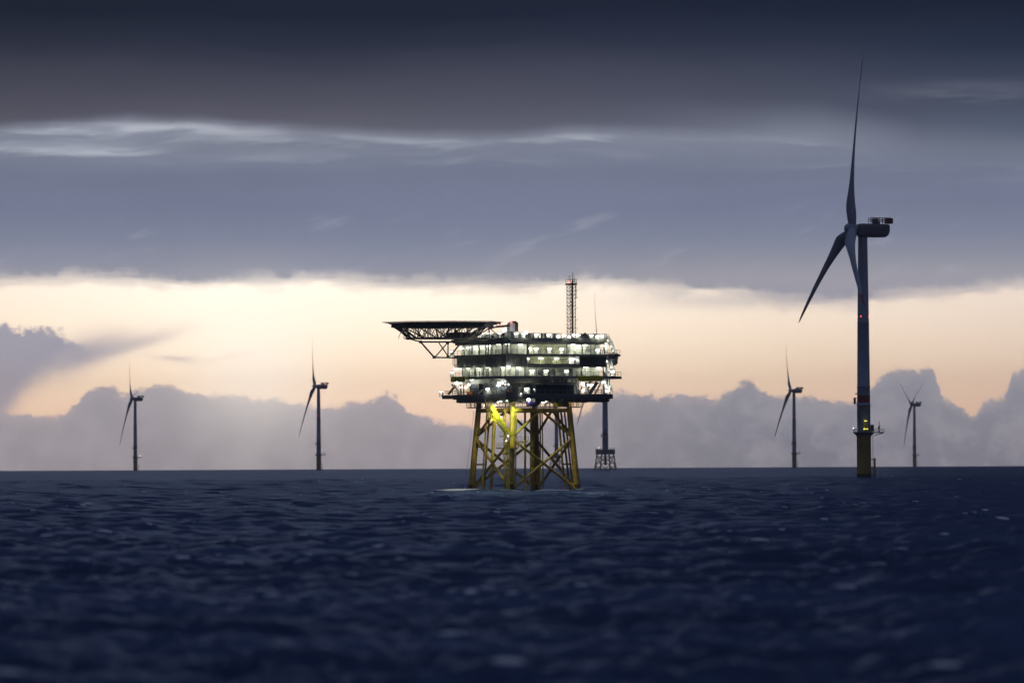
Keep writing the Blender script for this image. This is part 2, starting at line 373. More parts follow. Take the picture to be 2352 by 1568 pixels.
def build_sea():
    wind = math.radians(-62)
    T1_ = wave_tiles(1024, 311.0, 1.0, 24.0, wind, 3)
    T2_ = wave_tiles(512, 127.0,   .46, 5.0, wind + .5, 8, 1.0)
    r = [70.0]
    while r[-1] < 12500: r.append(r[-1] + max(.24, r[-1] * .0019 if r[-1] < 2500 else r[-1] * .006))
    r = np.array([6.0, 15, 30, 50] + r)
    fine = np.linspace(-.104, .104, 430)
    side = .104 + np.cumsum(.0008 * 1.11 ** np.arange(62)); side = side[side < math.pi - .05]
    ang = np.concatenate([-side[::-1], fine, side])
    ang = np.append(ang, ang[0] + 2 * math.pi)
    R_, A_ = np.meshgrid(r, ang, indexing='ij')
    dr = np.gradient(r)[:, None] * np.ones_like(A_); da = np.gradient(ang)[None, :] * R_ * .8
    X = R_ * np.sin(A_); Y = R_ * np.cos(A_)
    sp = np.maximum(dr * 1.0, da)
    lv = np.clip(np.log2(np.maximum(2.2 * sp, .5) / .5), 0, 8)
    H = np.zeros_like(X); DX = np.zeros_like(X); DY = np.zeros_like(X); J = np.zeros_like(X)
    for (L, N, levels, jac), rot in ((T1_, 0.0), (T2_, .6)):
        c, s_ = math.cos(rot), math.sin(rot)
        xr, yr = c * X + s_ * Y, -s_ * X + c * Y
        h = np.zeros_like(X); dx = np.zeros_like(X); dy = np.zeros_like(X)
        for q in range(9):
            w = np.clip(1 - np.abs(lv - q), 0, 1)
            mk = w > 0
            if not mk.any(): continue
            for arr, g in zip((h, dx, dy), levels[q]): arr[mk] += w[mk] * tap(g, L, N, xr[mk], yr[mk])
        H += h; DX += c * dx - s_ * dy; DY += s_ * dx + c * dy
        J += tap(jac, L, N, xr, yr)
    fade = np.clip((12500 - R_) / 3000, 0, 1) * np.clip((R_ - 5) / 40, .2, 1)
    ch = .9
    Z = H * fade - R_ ** 2 / (2 * EARTH)
    X2 = X + DX * ch * fade; Y2 = Y + DY * ch * fade
    n, m = X.shape
    # foam: steep crests, and the water broken by the platform's legs
    foam = np.clip((J - np.percentile(J[:900, 60:500], 99.3)) / .3, 0, 1)
    px, py = (1202.4 - 1176) * ALPHA * D_PLAT, D_PLAT
    rng = np.random.RandomState(5)
    wake = np.exp(-((X - px + 14) / 7) ** 2 - ((Y - py + 14) / 8) ** 2) * .8 + np.exp(-((X - px - 16) / 9) ** 2 - ((Y - py + 30) / 9) ** 2) * 1.0 + np.exp(-((X - px) / 16) ** 2 - ((Y - py + 26) / 9) ** 2) * .75
    for (lx, ly) in ((-12.2, 3), (12.2, -3), (-3, -12.2), (3, 12.2)):
        wake += .75 * np.exp(-((X - px - lx) / 2.2) ** 2 - ((Y - py - ly + 2) / 4.5) ** 2)
    tx, ty = on_water(1984, 1099); wake += .8 * np.exp(-((X - tx) / 5) ** 2 - ((Y - 2346) / 8) ** 2)
    caps = [(1405, 1092, 1.8, 18), (1295, 1245, 1.5, 5), (490, 1178, 1.0, 5), (205, 1162, 1.1, 7), (2212, 1194, .5, 3), (1075, 1120, 2.5, 8), (1490, 1192, 1.2, 2), (1540, 1189, .8, 2), (1330, 1200, .9, 2), (300, 1560, .45, 1.1), (1100, 1120, 2, 5), (1370, 1134, 3.2, 8), (825, 1108, 2.2, 12), (630, 1132, 1.3, 8)]
    for (cx, cy_, sx, sy) in caps:
        gx, gy = on_water(cx, cy_)
        foam = np.maximum(foam, (.55 if cx > 2000 else 1.0) * np.exp(-((X - gx) / sx) ** 2 - ((Y - gy) / sy) ** 2) * (1 if cy_ < 1200 else .8))
    foam = np.clip(np.maximum(foam, wake), 0, 1)
    me = bpy.data.meshes.new('sea')
    idx = np.arange(n * m).reshape(n, m)
    quads = np.stack([idx[:-1, :-1], idx[:-1, 1:], idx[1:, 1:], idx[1:, :-1]], -1).reshape(-1, 4)[:, ::-1]
    co = np.stack([X2, Y2, Z], -1).reshape(-1, 3).astype(np.float32)
    nq = len(quads)
    me.vertices.add(n * m); me.vertices.foreach_set('co', co.ravel())
    me.loops.add(nq * 4); me.loops.foreach_set('vertex_index', quads.ravel().astype(np.int32))
    me.polygons.add(nq); me.polygons.foreach_set('loop_start', (np.arange(nq) * 4).astype(np.int32)); me.polygons.foreach_set('loop_total', np.full(nq, 4, np.int32))
    me.update(calc_edges=True)
    me.polygons.foreach_set('use_smooth', np.ones(nq, bool))
    at = me.attributes.new('foam', 'FLOAT', 'POINT'); at.data.foreach_set('value', foam.ravel().astype(np.float32))
    # water
    mt = bpy.data.materials.new('sea_water'); mt.use_nodes = True; nt = mt.node_tree; N = NT(nt); b = nt.nodes['Principled BSDF']
    tc = N.n('ShaderNodeTexCoord'); P = tc.outputs['Object']
    mp = N.n('ShaderNodeMapping'); mp.inputs['Rotation'].default_value = (0, 0, wind); mp.inputs['Scale'].default_value = (1, .55, 1); nt.links.new(P, mp.inputs[0])
    n1 = N.noise(mp.outputs[0], .75, 7, .68, .5); n2 = N.noise(mp.outputs[0], 2.6, 5, .6)
    n3 = N.noise(P, .035, 4, .55); n4 = N.sstep(N.noise(P, .018, 4, .6), .32, .66)
    hgt = N.add(N.mul(n1, 1.5), N.mul(n2, .30))
    bp = N.n('ShaderNodeBump'); nt.links.new(N.add(.45, N.mul(n4, .55)), bp.inputs['Strength']); bp.inputs['Distance'].default_value = .85
    nt.links.new(hgt, bp.inputs['Height'])
    fa = N.n('ShaderNodeAttribute', attribute_name='foam')
    fn = N.noise(mp.outputs[0], 1.9, 7, .75, .8); fn2 = N.noise(P, .45, 4, .6)
    fm = N.sstep(N.add(N.mul(fa.outputs['Fac'], .75), N.add(N.mul(fn, .6), N.mul(fn2, .3))), .66, .92)
    fm = N.mul(fm, N.sstep(fa.outputs['Fac'], .04, .25))
    colr = N.mx(n3, (.005, .012, .034, 1), (.012, .020, .046, 1))
    colr = N.mx(fm, colr, (.82, .84, .86, 1))
    nt.nodes.remove(b); df = N.n('ShaderNodeBsdfDiffuse'); gl = N.n('ShaderNodeBsdfGlossy'); fr = N.n('ShaderNodeFresnel'); fr.inputs[0].default_value = 1.33
    nt.links.new(colr, df.inputs[0]); gl.inputs[0].default_value = (.42, .60, 1.0, 1); gl.inputs[1].default_value = .24
    for q in (df, gl, fr): nt.links.new(bp.outputs[0], q.inputs['Normal'])
    ms = N.n('ShaderNodeMixShader'); nt.links.new(N.mul(N.mul(fr.outputs[0], .23), N.sub(1.0, fm)), ms.inputs[0]); nt.links.new(df.outputs[0], ms.inputs[1]); nt.links.new(gl.outputs[0], ms.inputs[2])
    nt.links.new(ms.outputs[0], nt.nodes['Material Output'].inputs[0])
    me.materials.append(mt)
    o = link('sea', me); o['kind'] = 'structure'
    return o
build_sea()

# ---------------------------------------------------------------- haze over the water
def build_haze():
    b = MB(); b.box((-13000, -13000, -14), (13000, 13000, 175))
    m = bpy.data.materials.new('thin_haze'); m.use_nodes = True; nt = m.node_tree; nt.nodes.clear()
    out = nt.nodes.new('ShaderNodeOutputMaterial'); v = nt.nodes.new('ShaderNodeVolumePrincipled')
    v.inputs['Color'].default_value = (.88, .89, .94, 1); v.inputs['Density'].default_value = 4.5e-5; v.inputs['Anisotropy'].default_value = .45
    nt.links.new(v.outputs[0], out.inputs['Volume'])
    o = b.build('haze', m); o['kind'] = 'stuff'
    return o
build_haze()

# ---------------------------------------------------------------- wind turbines
def blade_mesh(name, pitch):
    """span +Z, 64 m, sections turned by the pitch, bent towards -X"""
    R = 64.6; ns = 26; npt = 14
    vs = []; fs = []; mi = []
    def chord(t):
        xs = [0, .025, .06, .12, .2, .35, .5, .65, .82, .93, .985, 1]; ys = [3.1, 3.4, 4.4, 4.6, 3.9, 2.9, 2.4, 2.0, 1.5, 1.05, .6, .1]
        return float(np.interp(t, xs, ys))
    for i in range(ns + 1):
        t = (i / ns) ** 1.0; c = chord(t)
        thick = float(np.interp(t, [0, .03, .12, .2, .5, 1], [1, .9, .55, .36, .24, .16])) * c
        tw = math.radians(float(np.interp(t, [0, .08, .15, .25, .5, 1], [44, 38, 27, 14, 4, 0])) + pitch) * -1
        rd = float(np.interp(t, [.02, .12], [1, 0]))
        z = 1.8 + R * t; bend = -1.1 * math.sin(math.pi * t ** .8)
        for k in range(npt):
            a = 2 * math.pi * k / npt
            cxp = math.cos(a) * .5 * c; th = math.sin(a) * .5 * thick
            if rd < 1: th *= (1 - (1 - rd) * .45 * (1 - math.cos(a)) / 2 * 1.6 * .9)
            off = (1 - rd) * c * .18
            y = cxp - off; x = th
            X = x * math.cos(tw) - y * math.sin(tw); Y = x * math.sin(tw) + y * math.cos(tw)
            vs.append((X + bend, Y, z))
    for i in range(ns):
        for k in range(npt):
            fs.append((i * npt + k, i * npt + (k + 1) % npt, (i + 1) * npt + (k + 1) % npt, (i + 1) * npt + k)); mi.append(1 if i >= ns * .84 else 0)
    fs.append(tuple(range(ns * npt, (ns + 1) * npt))); mi.append(1)
    me = bpy.data.meshes.new(name); me.from_pydata(vs, [], fs); me.materials.append(M['turbine']); me.materials.append(M['red'])
    me.polygons.foreach_set('material_index', mi); me.polygons.foreach_set('use_smooth', [True] * len(fs)); me.update()
    return me

HUB = 92.9
def nacelle_parts():
    P = {}
    b = MB()      # body: rounded box lofted along X
    secs = [(-2.2, 1.6, 1.7, 0), (-1.6, 2.3, 2.45, 0), (-.6, 2.6, 2.6, 0), (5.0, 2.6, 2.6, 0), (8.6, 2.55, 2.5, .05), (9.6, 2.3, 2.1, .35), (10.1, 1.7, 1.45, .8)]
    n = 20; vs = []
    for (x, hw, hh, up) in secs:
        for k in range(n):
            a = 2 * math.pi * k / n; ca, sa = math.cos(a), math.sin(a)
            e = .5
            yy = hw * math.copysign(abs(ca) ** e, ca); zz = hh * math.copysign(abs(sa) ** e, sa)
            vs.append((x, yy, zz + up))
    fs = [(j * n + k, j * n + (k + 1) % n, (j + 1) * n + (k + 1) % n, (j + 1) * n + k) for j in range(len(secs) - 1) for k in range(n)]
    fs += [tuple(range(n - 1, -1, -1)), tuple(range((len(secs) - 1) * n, len(secs) * n))]
    b.poly(vs, fs, True); P['nacelle'] = b
    h = MB(); prof = [(0.05, -9.2), (.9, -9.0), (1.6, -8.4), (2.05, -7.3), (2.15, -6.0), (2.1, -4.8), (1.6, -4.1)]
    vs = []; n = 24
    for r_, x in prof:
        for k in range(n):
            a = 2 * math.pi * k / n; vs.append((x + 2.0, r_ * math.cos(a), r_ * math.sin(a)))
    h.poly(vs, [(j * n + k, j * n + (k + 1) % n, (j + 1) * n + (k + 1) % n, (j + 1) * n + k) for j in range(len(prof) - 1) for k in range(n)], True)
    P['spinner'] = h
    r_ = MB()
    for y in (-2.2, 2.2):
        for x in np.arange(2.6, 10.3, 1.1): r_.beam((x, y, 2.6), (x, y, 4.9), .16)
        for z in (3.5, 4.1, 4.8): r_.beam((2.6, y, z), (10.4, y, z), .16)
    for z in (3.4, 4.15): r_.beam((2.6, -2.2, z), (2.6, 2.2, z), .13)
    P['hoist_railing'] = r_
    q = MB(); q.cbox((4.8, 0, 3.5), (2.0, 2.4, 2.0)); q.cbox((6.2, .4, 3.0), (.8, 1.4, .9)); q.tube((3.2, 0, 2.5), (3.2, 0, 5.2), .06, n=5); q.tube((3.9, .8, 2.5), (3.9, .8, 4.7), .05, n=5)
    P['cooler_box'] = q
    w = MB(); w.cbox((10.0, 0, 3.7), (2.4, 4.2, 2.0)); P['winch_cage'] = w
    return {k: v.build(k, {'nacelle': 'nacelle', 'spinner': 'turbine', 'hoist_railing': 'steel', 'cooler_box': 'grey', 'winch_cage': 'red'}[k]) for k, v in P.items()}

PROT = {}
def proto(key, fn):
    if key not in PROT: PROT[key] = fn()
    return PROT[key]
def meshof(b, name, mat):
    o = b.build(name, mat); me = o.data; bpy.data.objects.remove(o); return me

def tower_mesh():
    b = MB(); prof = [(2.52, 17.2), (2.50, 27.0), (2.66, 27.1), (2.66, 27.5), (2.48, 27.6), (2.46, 28.2)]
    b.ring(prof, 32); b.cur = 1; b.ring([(2.46, 28.2), (2.44, 31.0)], 32); b.cur = 0
    b.ring([(2.44, 31.0), (2.42, 34.0), (2.50, 34.1), (2.50, 34.4), (2.40, 34.5), (2.2, 58.0), (2.24, 58.1), (2.24, 58.3), (2.18, 58.4), (1.75, 90.0), (1.75, 90.6)], 32)
    return meshof(b, 'tower', ['turbine', 'red'])
def pile_mesh():
    b = MB(); b.ring([(2.68, -6), (2.68, 15.4), (3.0, 15.9)], 32); b.cur = 1; b.ring([(2.70, -4), (2.70, 1.6)], 32)
    return meshof(b, 'monopile', ['yellow', 'growth'])
def deck_mesh():
    b = MB(); b.ring([(2.5, 15.6), (3.7, 16.6), (4.05, 17.0), (4.05, 17.2), (2.5, 17.2)], 28)
    b.box((3.6, -1.1, 16.75), (7.6, 1.1, 17.15)); b.beam((4.0, 0, 15.9), (7.2, 0, 16.7), .3)
    return meshof(b, 'access_platform', 'steel')
def deckrail_mesh():
    b = MB(); n = 22
    pts = [(3.95 * math.cos(2 * math.pi * k / n), 3.95 * math.sin(2 * math.pi * k / n)) for k in range(n)]
    for k in range(n):
        x, y = pts[k]; x2, y2 = pts[(k + 1) % n]
        if x > 3.6 and abs(y) < 1.2: continue
        b.beam((x, y, 17.2), (x, y, 18.5), .10)
        for z in (17.8, 18.45): b.beam((x, y, z), (x2, y2, z), .09)
    for y in (-1.05, 1.05):
        for x in np.arange(4.0, 7.7, .9): b.beam((x, y, 17.1), (x, y, 18.5), .10)
        for z in (17.8, 18.45): b.beam((3.9, y, z), (7.6, y, z), .09)
    b.beam((7.55, -1.05, 18.45), (7.55, 1.05, 18.45), .1)
    return meshof(b, 'railing', 'rail')
def davit_mesh():
    b = MB(); b.tube((5.9, 0, 17.1), (5.9, 0, 20.0), .22, .16, 8); b.tube((5.9, 0, 20.0), (5.9, 0, 21.6), .12, .05, 6); b.tube((5.9, 0, 19.2), (6.7, -.4, 19.3), .12, n=6); b.cbox((5.8, 0, 18.8), (.6, .6, .9))
    return meshof(b, 'davit_crane', 'steel')
def landing_mesh():
    b = MB()
    for y in (-.9, .9):
        b.tube((4.1, y, -5), (4.1, y, 7.4), .20, n=8)
        for z in (1.2, 4.0, 6.9): b.tube((2.5, y * .7, z), (4.1, y, z), .14, n=6)
    b.tube((3.45, -.2, -4), (3.45, -.2, 16.5), .06, n=5); b.tube((3.45, .25, -4), (3.45, .25, 16.5), .06, n=5)
    for z in np.arange(0, 16.4, .45): b.beam((3.45, -.2, z), (3.45, .25, z), .04)
    return meshof(b, 'boat_landing', 'yellow')
def jacket_base_mesh():
    b = MB(); L = {}
    for i, (sx, sy) in enumerate(((-1, -1), (1, -1), (1, 1), (-1, 1))):
        L[i] = (Vector((sx * 7.8, sy * 7.8, -6)), Vector((sx * 5.4, sy * 5.4, 13.0)))
        b.tube(L[i][0], L[i][1], .62, .55, 10)
    at = lambda i, z: L[i][0].lerp(L[i][1], (z + 6) / 19)
    for i in range(4):
        j = (i + 1) % 4
        for (z0, z1) in ((-5, 4.0), (4.0, 12.2)):
            b.tube(at(i, z0), at(j, z1), .34, n=8); b.tube(at(j, z0), at(i, z1), .34, n=8)
    return meshof(b, 'jacket_base', 'yellow')
def jacket_top_mesh():
    b = MB(); b.box((-6.3, -6.3, 13.0), (6.3, 6.3, 17.2)); b.tube((0, 0, 4), (0, 0, 13), 1.2, .9, 12)
    for sx in (-1, 1):
        for k in range(9):
            b.beam((-6.2 + k * 1.55, sx * 6.2, 17.2), (-6.2 + k * 1.55, sx * 6.2, 18.4), .12); b.beam((sx * 6.2, -6.2 + k * 1.55, 17.2), (sx * 6.2, -6.2 + k * 1.55, 18.4), .12)
        b.beam((-6.2, sx * 6.2, 18.35), (6.2, sx * 6.2, 18.35), .12); b.beam((sx * 6.2, -6.2, 18.35), (sx * 6.2, 6.2, 18.35), .12)
    return meshof(b, 'transition_platform', 'girder')
def lamp_mesh(mat, r=.28):
    b = MB(); b.ring([(.01, -r), (r * .8, -r * .7), (r, 0), (r * .8, r * .7), (.01, r)], 10)
    return meshof(b, 'warning_lamp', mat)
def cabinet_mesh():
    b = MB(); b.cbox((-3.35, .4, 28.9), (.8, 1.3, 2.4)); b.beam((-2.3, .4, 28.1), (-3.0, .4, 28.1), .2); b.beam((-2.3, .4, 29.9), (-3.0, .4, 29.9), .2)
    return meshof(b, 'side_cabinet', 'steel')

def turbine(label, x, y_hub_px, d, psi, rot, pitch, base='pile', near=False, landing_dir=0.0, lampdeck=None):
    X = (unroll(x, 1075)[0] - 1176) * ALPHA * d
    root = thing('wind_turbine', label, 'wind turbine', (X, d, -d * d / (2 * EARTH)), 0.0, 'offshore wind turbines around the substation')
    def part(name, key, fn, par=None, mat=None):
        o = link(name, proto(key, fn), par or root)
        if mat is not None: o.matrix_local = mat
        return o
    yaw = math.radians(psi)
    RZ = Matrix.Rotation(yaw, 4, 'Z')
    part('tower', 'tower', tower_mesh)
    LZ = Matrix.Rotation(landing_dir, 4, 'Z')
    if base == 'pile':
        part('monopile', 'pile', pile_mesh)
        dk = part('access_platform', 'deck', deck_mesh, mat=LZ); part('railing', 'drail', deckrail_mesh, dk); part('davit_crane', 'davit', davit_mesh, dk)
        part('boat_landing', 'landing', landing_mesh, mat=LZ)
    else:
        J = Matrix.Rotation(.35, 4, 'Z')
        part('jacket_base', 'jb', jacket_base_mesh, mat=J); part('transition_platform', 'jt', jacket_top_mesh, mat=J)
    part('side_cabinet', 'cab', cabinet_mesh)
    part('junction_box', 'jbx', lambda: meshof(MB().cbox((-2.75, .3, 31.6), (.7, .4, .4)), 'junction_box', 'steel'))
    T = Matrix.Translation((0, 0, HUB)) @ RZ @ Matrix.Rotation(math.radians(1.0), 4, 'Y')
    if 'nac' not in PROT: PROT['nac'] = {k: o.data for k, o in ((k, o) for k, o in nacelle_parts().items())}; [bpy.data.objects.remove(o) for o in [q for q in COL.objects if q.name.split('.')[0] in PROT['nac'] and q.parent is None]]
    nac = link('nacelle', PROT['nac']['nacelle'], root); nac.matrix_local = T
    for k in ('hoist_railing', 'cooler_box', 'winch_cage'): link(k, PROT['nac'][k], nac)
    TAU = math.radians(8.0)
    H = Matrix.Translation((0, 0, HUB)) @ RZ @ Matrix.Rotation(TAU, 4, 'Y')
    hub = link('spinner', PROT['nac']['spinner'], root); hub.matrix_local = H
    for k in range(3):
        a = math.radians(rot + 120 * k)
        bl = part('blade', ('blade', pitch), lambda: blade_mesh('blade', pitch), mat=H @ Matrix.Translation((-4.2, 0, 0)) @ Matrix.Rotation(a, 4, 'X') @ Matrix.Rotation(-math.radians(3.4), 4, 'Y'))
    for ang in (-115, -20, 75, 170):
        t = math.radians(ang); part('warning_lamp', 'wl', lambda: lamp_mesh('beacon', .15), mat=Matrix.Translation((2.25 * math.cos(t), 2.25 * math.sin(t), 60.6)))
    if lampdeck:
        part('deck_lamp', 'dl_' + lampdeck[0], lambda: lamp_mesh(lampdeck[0], lampdeck[1]), mat=Matrix.Translation(lampdeck[2]))
    return root

t1 = turbine('largest and nearest wind turbine, standing right of the substation on a thick yellow pile', 1984.5, 530, 2354, 9.3, -2, 24, near=True, landing_dir=-.25)
# the yellow identification board lit by its own lamp over the door
b = MB(); n = 9
for k in range(n):
    t = math.radians(-96 + 34 * k / (n - 1)); t2 = math.radians(-96 + 34 * (k + 1) / (n - 1))
    b.poly([(2.62 * math.cos(t), 2.62 * math.sin(t), 17.9), (2.62 * math.cos(t2), 2.62 * math.sin(t2), 17.9), (2.62 * math.cos(t2), 2.62 * math.sin(t2), 20.5), (2.62 * math.cos(t), 2.62 * math.sin(t), 20.5)], [(0, 1, 2, 3)])
b.build('number_board', 'yellow_hi', t1)
b = MB(); b.cbox((.55, -3.25, 18.35), (1.7, .18, .18)); b.build('board_lamp', 'sodium', t1)
b = MB(); b.cbox((.55, -3.2, 21.3), (1.1, .12, .12)); b.build('board_lamp', 'sodium', t1)
b = MB(); b.box((.2, -2.72, 17.3), (1.0, -2.60, 19.6)); b.build('door', 'steel', t1)
b = MB(); b.cbox((3.1, -1.2, 18.6), (1.2, 1.4, 2.6)); b.build('switch_cabinet', 'steel', t1)
b = MB(); b.ring([(.01, 18.45), (.11, 18.55), (.11, 18.7), (.01, 18.8)], 8, (-3.95, -.6)); b.build('deck_lamp', 'lamp', t1)

turbine('distant wind turbine nearest to the helideck on its left, one blade up and one down', 732.3, 887, 7000, 13, -30, 17, landing_dir=0)
turbine('leftmost distant wind turbine, lower than its neighbour, with an orange lamp on its platform', 311, 916, 8180, 13, -38, 17, landing_dir=0, lampdeck=('amber', .6, (6.4, -1, 19)))
turbine('distant wind turbine between the substation and the largest turbine, with broad upper blade', 1824.5, 897, 7620, 13, -32, 30, landing_dir=0)
turbine('farthest wind turbine at the right edge, two blades spread up in a V', 2100.8, 929, 9450, 15, 60, 17, landing_dir=0)
turbine('wind turbine half hidden behind the right end of the substation, on a lattice jacket base', 1390.5, 824, 5250, 14, -30, 17, base='jacket', lampdeck=('lamp', .22, (-5.5, -4, 18.6)))
turbine('faint wind turbine seen through the legs of the substation, on a lattice base', 1278.5, 908, 8000, 13, 0, 17, base='jacket')
# ---------------------------------------------------------------- the offshore substation
PHI = math.atan2(9.2, 15.2)
PX, PY = (1202.4 - 1176) * ALPHA * D_PLAT, D_PLAT
SEA0 = -D_PLAT ** 2 / (2 * EARTH)
A0, A1, B0, B1 = -11.9, 15.15, -11.8, 10.1
cP, sP = math.cos(PHI), math.sin(PHI)
def face(x, y, side, ins=0.0):
    """local point of the platform that shows at (x, y), on a vertical plane parallel to one of its sides"""
    X, Y = unroll(x, y); dep = 0.0
    for _ in range(6):
        k = ALPHA * (D_PLAT + dep); wx = (X - 1176) * k - PX; wz = EYE + (YHOR - Y) * k - SEA0
        if side == 'F': b = B0 + ins; a = (wx + sP * b) / cP
        else: a = A0 + ins; b = (cP * a - wx) / sP
        dep = sP * a + cP * b
    return a, b, wz
def zf(y, x=1200, side='F', ins=0.0): return face(x, y, side, ins)[2]
def S(x): return 'F' if x >= 1163 else 'L'

sub = thing('offshore_substation', 'brightly lit offshore substation with helideck, standing on a yellow lattice jacket', 'substation', (PX, PY, SEA0), PHI)

# --- jacket
ZT = zf(941, 1177, 'F', -.5)       # height of the ring
RB, RT = 12.56 / math.sqrt(2), 10.75 / math.sqrt(2)
corner = {'front': (-1, -1), 'right': (1, -1), 'back': (1, 1), 'left': (-1, 1)}
def leg_at(c, z):
    r = RB + (RT - RB) * z / ZT
    return Vector((corner[c][0] * r, corner[c][1] * r, z))
Z0_TOP = zf(905.5); Z0_BOT = zf(916.5); ZMID = zf(1003, 1177, 'F', -.5)
for c in corner:
    b = MB(); r0 = .84 if c == 'back' else .74
    b.tube(leg_at(c, 1.5), leg_at(c, ZT + .3), r0, .64 if c != 'back' else .8, 16)
    b.tube(leg_at(c, ZT + .3), leg_at(c, Z0_BOT - .6), .62, .62, 16); b.tube(leg_at(c, Z0_BOT - .6), leg_at(c, Z0_BOT), .62, 1.1, 16)
    for z in np.arange(4, ZT, 3.1): b.tube(leg_at(c, z), leg_at(c, z + .10), .70 if c != 'back' else .86, n=16)
    b.cur = 1; b.tube(leg_at(c, -5), leg_at(c, 1.5), r0 + .03, n=16)
    b.build('jacket_leg', ['yellow', 'growth'], sub)
order = ['front', 'right', 'back', 'left']
def brace(p, q, r): MB().tube(p, q, r, n=12).build('brace', 'yellow', sub)
for i in range(4):
    c, d = order[i], order[(i + 1) % 4]
    MB().tube(leg_at(c, ZT), leg_at(d, ZT), .48, n=14).build('ring_beam', 'yellow', sub)
    mid = (leg_at(c, ZT) + leg_at(d, ZT)) / 2
    brace(leg_at(c, ZMID), mid, .31); brace(leg_at(d, ZMID), mid, .31)
    brace(leg_at(c, ZMID - .4), leg_at(d, .2), .33); brace(leg_at(d, ZMID - .4), leg_at(c, .2), .33)
def jtube(x, y0, y1, r, dep, lean=0.0, mat='yellow'):
    p = face(x, y0, 'F', dep); q = face(x + lean, y1, 'F', dep)
    MB().tube(p, q, r, n=10).build('cable_tube', mat, sub)
for (x, ln, r, dep) in ((1136, -8, .40, 12), (1119, -13, .20, 14), (1125, -13, .17, 16), (1158, 0, .17, 6), (1162, 0, .14, 5), (1206, 0, .26, 11), (1241, 0, .17, 9), (1245, 3, .14, 12),
                        (1288, 22, .26, 13), (1296, 21, .22, 11), (1186, -2, .16, 4), (1223, -1, .55, 14)):
    jtube(x, 940, 1132, r, dep, ln)
for y in (984, 1025, 1066):       # struts that hold the thin tubes to the outer legs
    for c, s_ in (('left', 1), ('right', -1)):
        z = zf(y); p = leg_at(c, z); MB().tube(p, p + Vector((cP * 2.6 * s_, -sP * 2.6 * s_, 0)), .2, n=8).build('strut', 'yellow', sub)
for c, s_ in (('left', 1), ('right', -1)):
    q0 = leg_at(c, 0) + Vector((cP * 2.6 * s_, -sP * 2.6 * s_, -4)); q1 = leg_at(c, ZT) + Vector((cP * 2.6 * s_, -sP * 2.6 * s_, 0)); MB().tube(q0, q1, .24, n=10).build('cable_tube', 'yellow', sub)
# white mooring line down the left leg, and one by the boat landing
MB().tube(leg_at('left', ZT) + Vector((-.9, .5, 0)), leg_at('left', 0) + Vector((-1.3, .8, 0)), .06, n=5).build('hanging_line', 'white', sub)

def railing(pts, h=1.1, step=1.5, name='railing', mat='rail', w=.07, par=None, kick=True):
    b = MB(); pts = [Vector(p) for p in pts]
    for p, q in zip(pts, pts[1:]):
        L = (q - p).length; n = max(1, round(L / step)); up = Vector((0, 0, 1))
        for k in range(n + 1): r = p.lerp(q, k / n); b.beam(r, r + up * h, w)
        b.beam(p + up * h, q + up * h, w * 1.2); b.beam(p + up * h * .52, q + up * h * .52, w * .8)
        if kick: b.beam(p + up * .07, q + up * .07, .03, .15)
    return b.build(name, mat, par or sub)

# ring walkway above the jacket with lit handrails
zr = ZT + .75
rr = RT + .2
b = MB()
for (p, q) in (((-rr, -rr), (rr, -rr)), ((rr, -rr), (rr, rr)), ((rr, rr), (-rr, rr)), ((-rr, rr), (-rr, -rr))):
    b.beam((p[0], p[1], zr), (q[0], q[1], zr), 1.1, .1)
b.build('ring_walkway', 'girder', sub)
railing([(-rr, -rr - .5, zr), (rr, -rr - .5, zr)], step=1.2, mat='net'); railing([(-rr - .5, rr, zr), (-rr - .5, -rr, zr)], step=1.2, mat='net')
for c, (x, y) in (('left', (1092, 930)), ('right', (1317, 928))):      # small outrigger baskets outside the outer legs
    p = leg_at(c, ZT + .9); o = Vector((cP, -sP, 0)) * (1.4 if c == 'right' else -1.4); q = p + o
    k = q + o * .7
    b = MB(); b.cbox((q.x, q.y, ZT + .6), (2.0, 2.0, .12)); b.build('side_platform', 'yellow', sub)
    railing([(q.x - 1, q.y - 1, ZT + .7), (q.x + 1, q.y - 1, ZT + .7), (q.x + 1, q.y + 1, ZT + .7), (q.x - 1, q.y + 1, ZT + .7), (q.x - 1, q.y - 1, ZT + .7)], step=1.0, mat='yellow', w=.1)

def stair(p, q, width=.9, mat='yellow_hi', n=None, name='stair', along=None, par=None):
    p = Vector(p); q = Vector(q); b = MB(); d = q - p; hd = Vector((d.x, d.y, 0)); s_ = Vector((-hd.y, hd.x, 0)).normalized() * width / 2 if along is None else Vector(along).normalized() * width / 2
    for sg in (-1, 1):
        b.beam(p + s_ * sg, q + s_ * sg, .07, .28); up = Vector((0, 0, 1.0))
        b.beam(p + s_ * sg + up, q + s_ * sg + up, .06); b.beam(p + s_ * sg + up * .5, q + s_ * sg + up * .5, .05)
        for k in range(9): r = p.lerp(q, k / 8) + s_ * sg; b.beam(r, r + up, .05)
    b.build(name, mat, par or sub)
    t = MB(); n = n or int(abs(d.z) / .22)
    for k in range(n + 1):
        r = p.lerp(q, k / n); t.poly([r - s_ - hd.normalized() * .12, r - s_ + hd.normalized() * .12, r + s_ + hd.normalized() * .12, r + s_ - hd.normalized() * .12], [(0, 1, 2, 3)])
    o = t.build('stair_treads', mat, par or sub); o['kind'] = 'stuff'

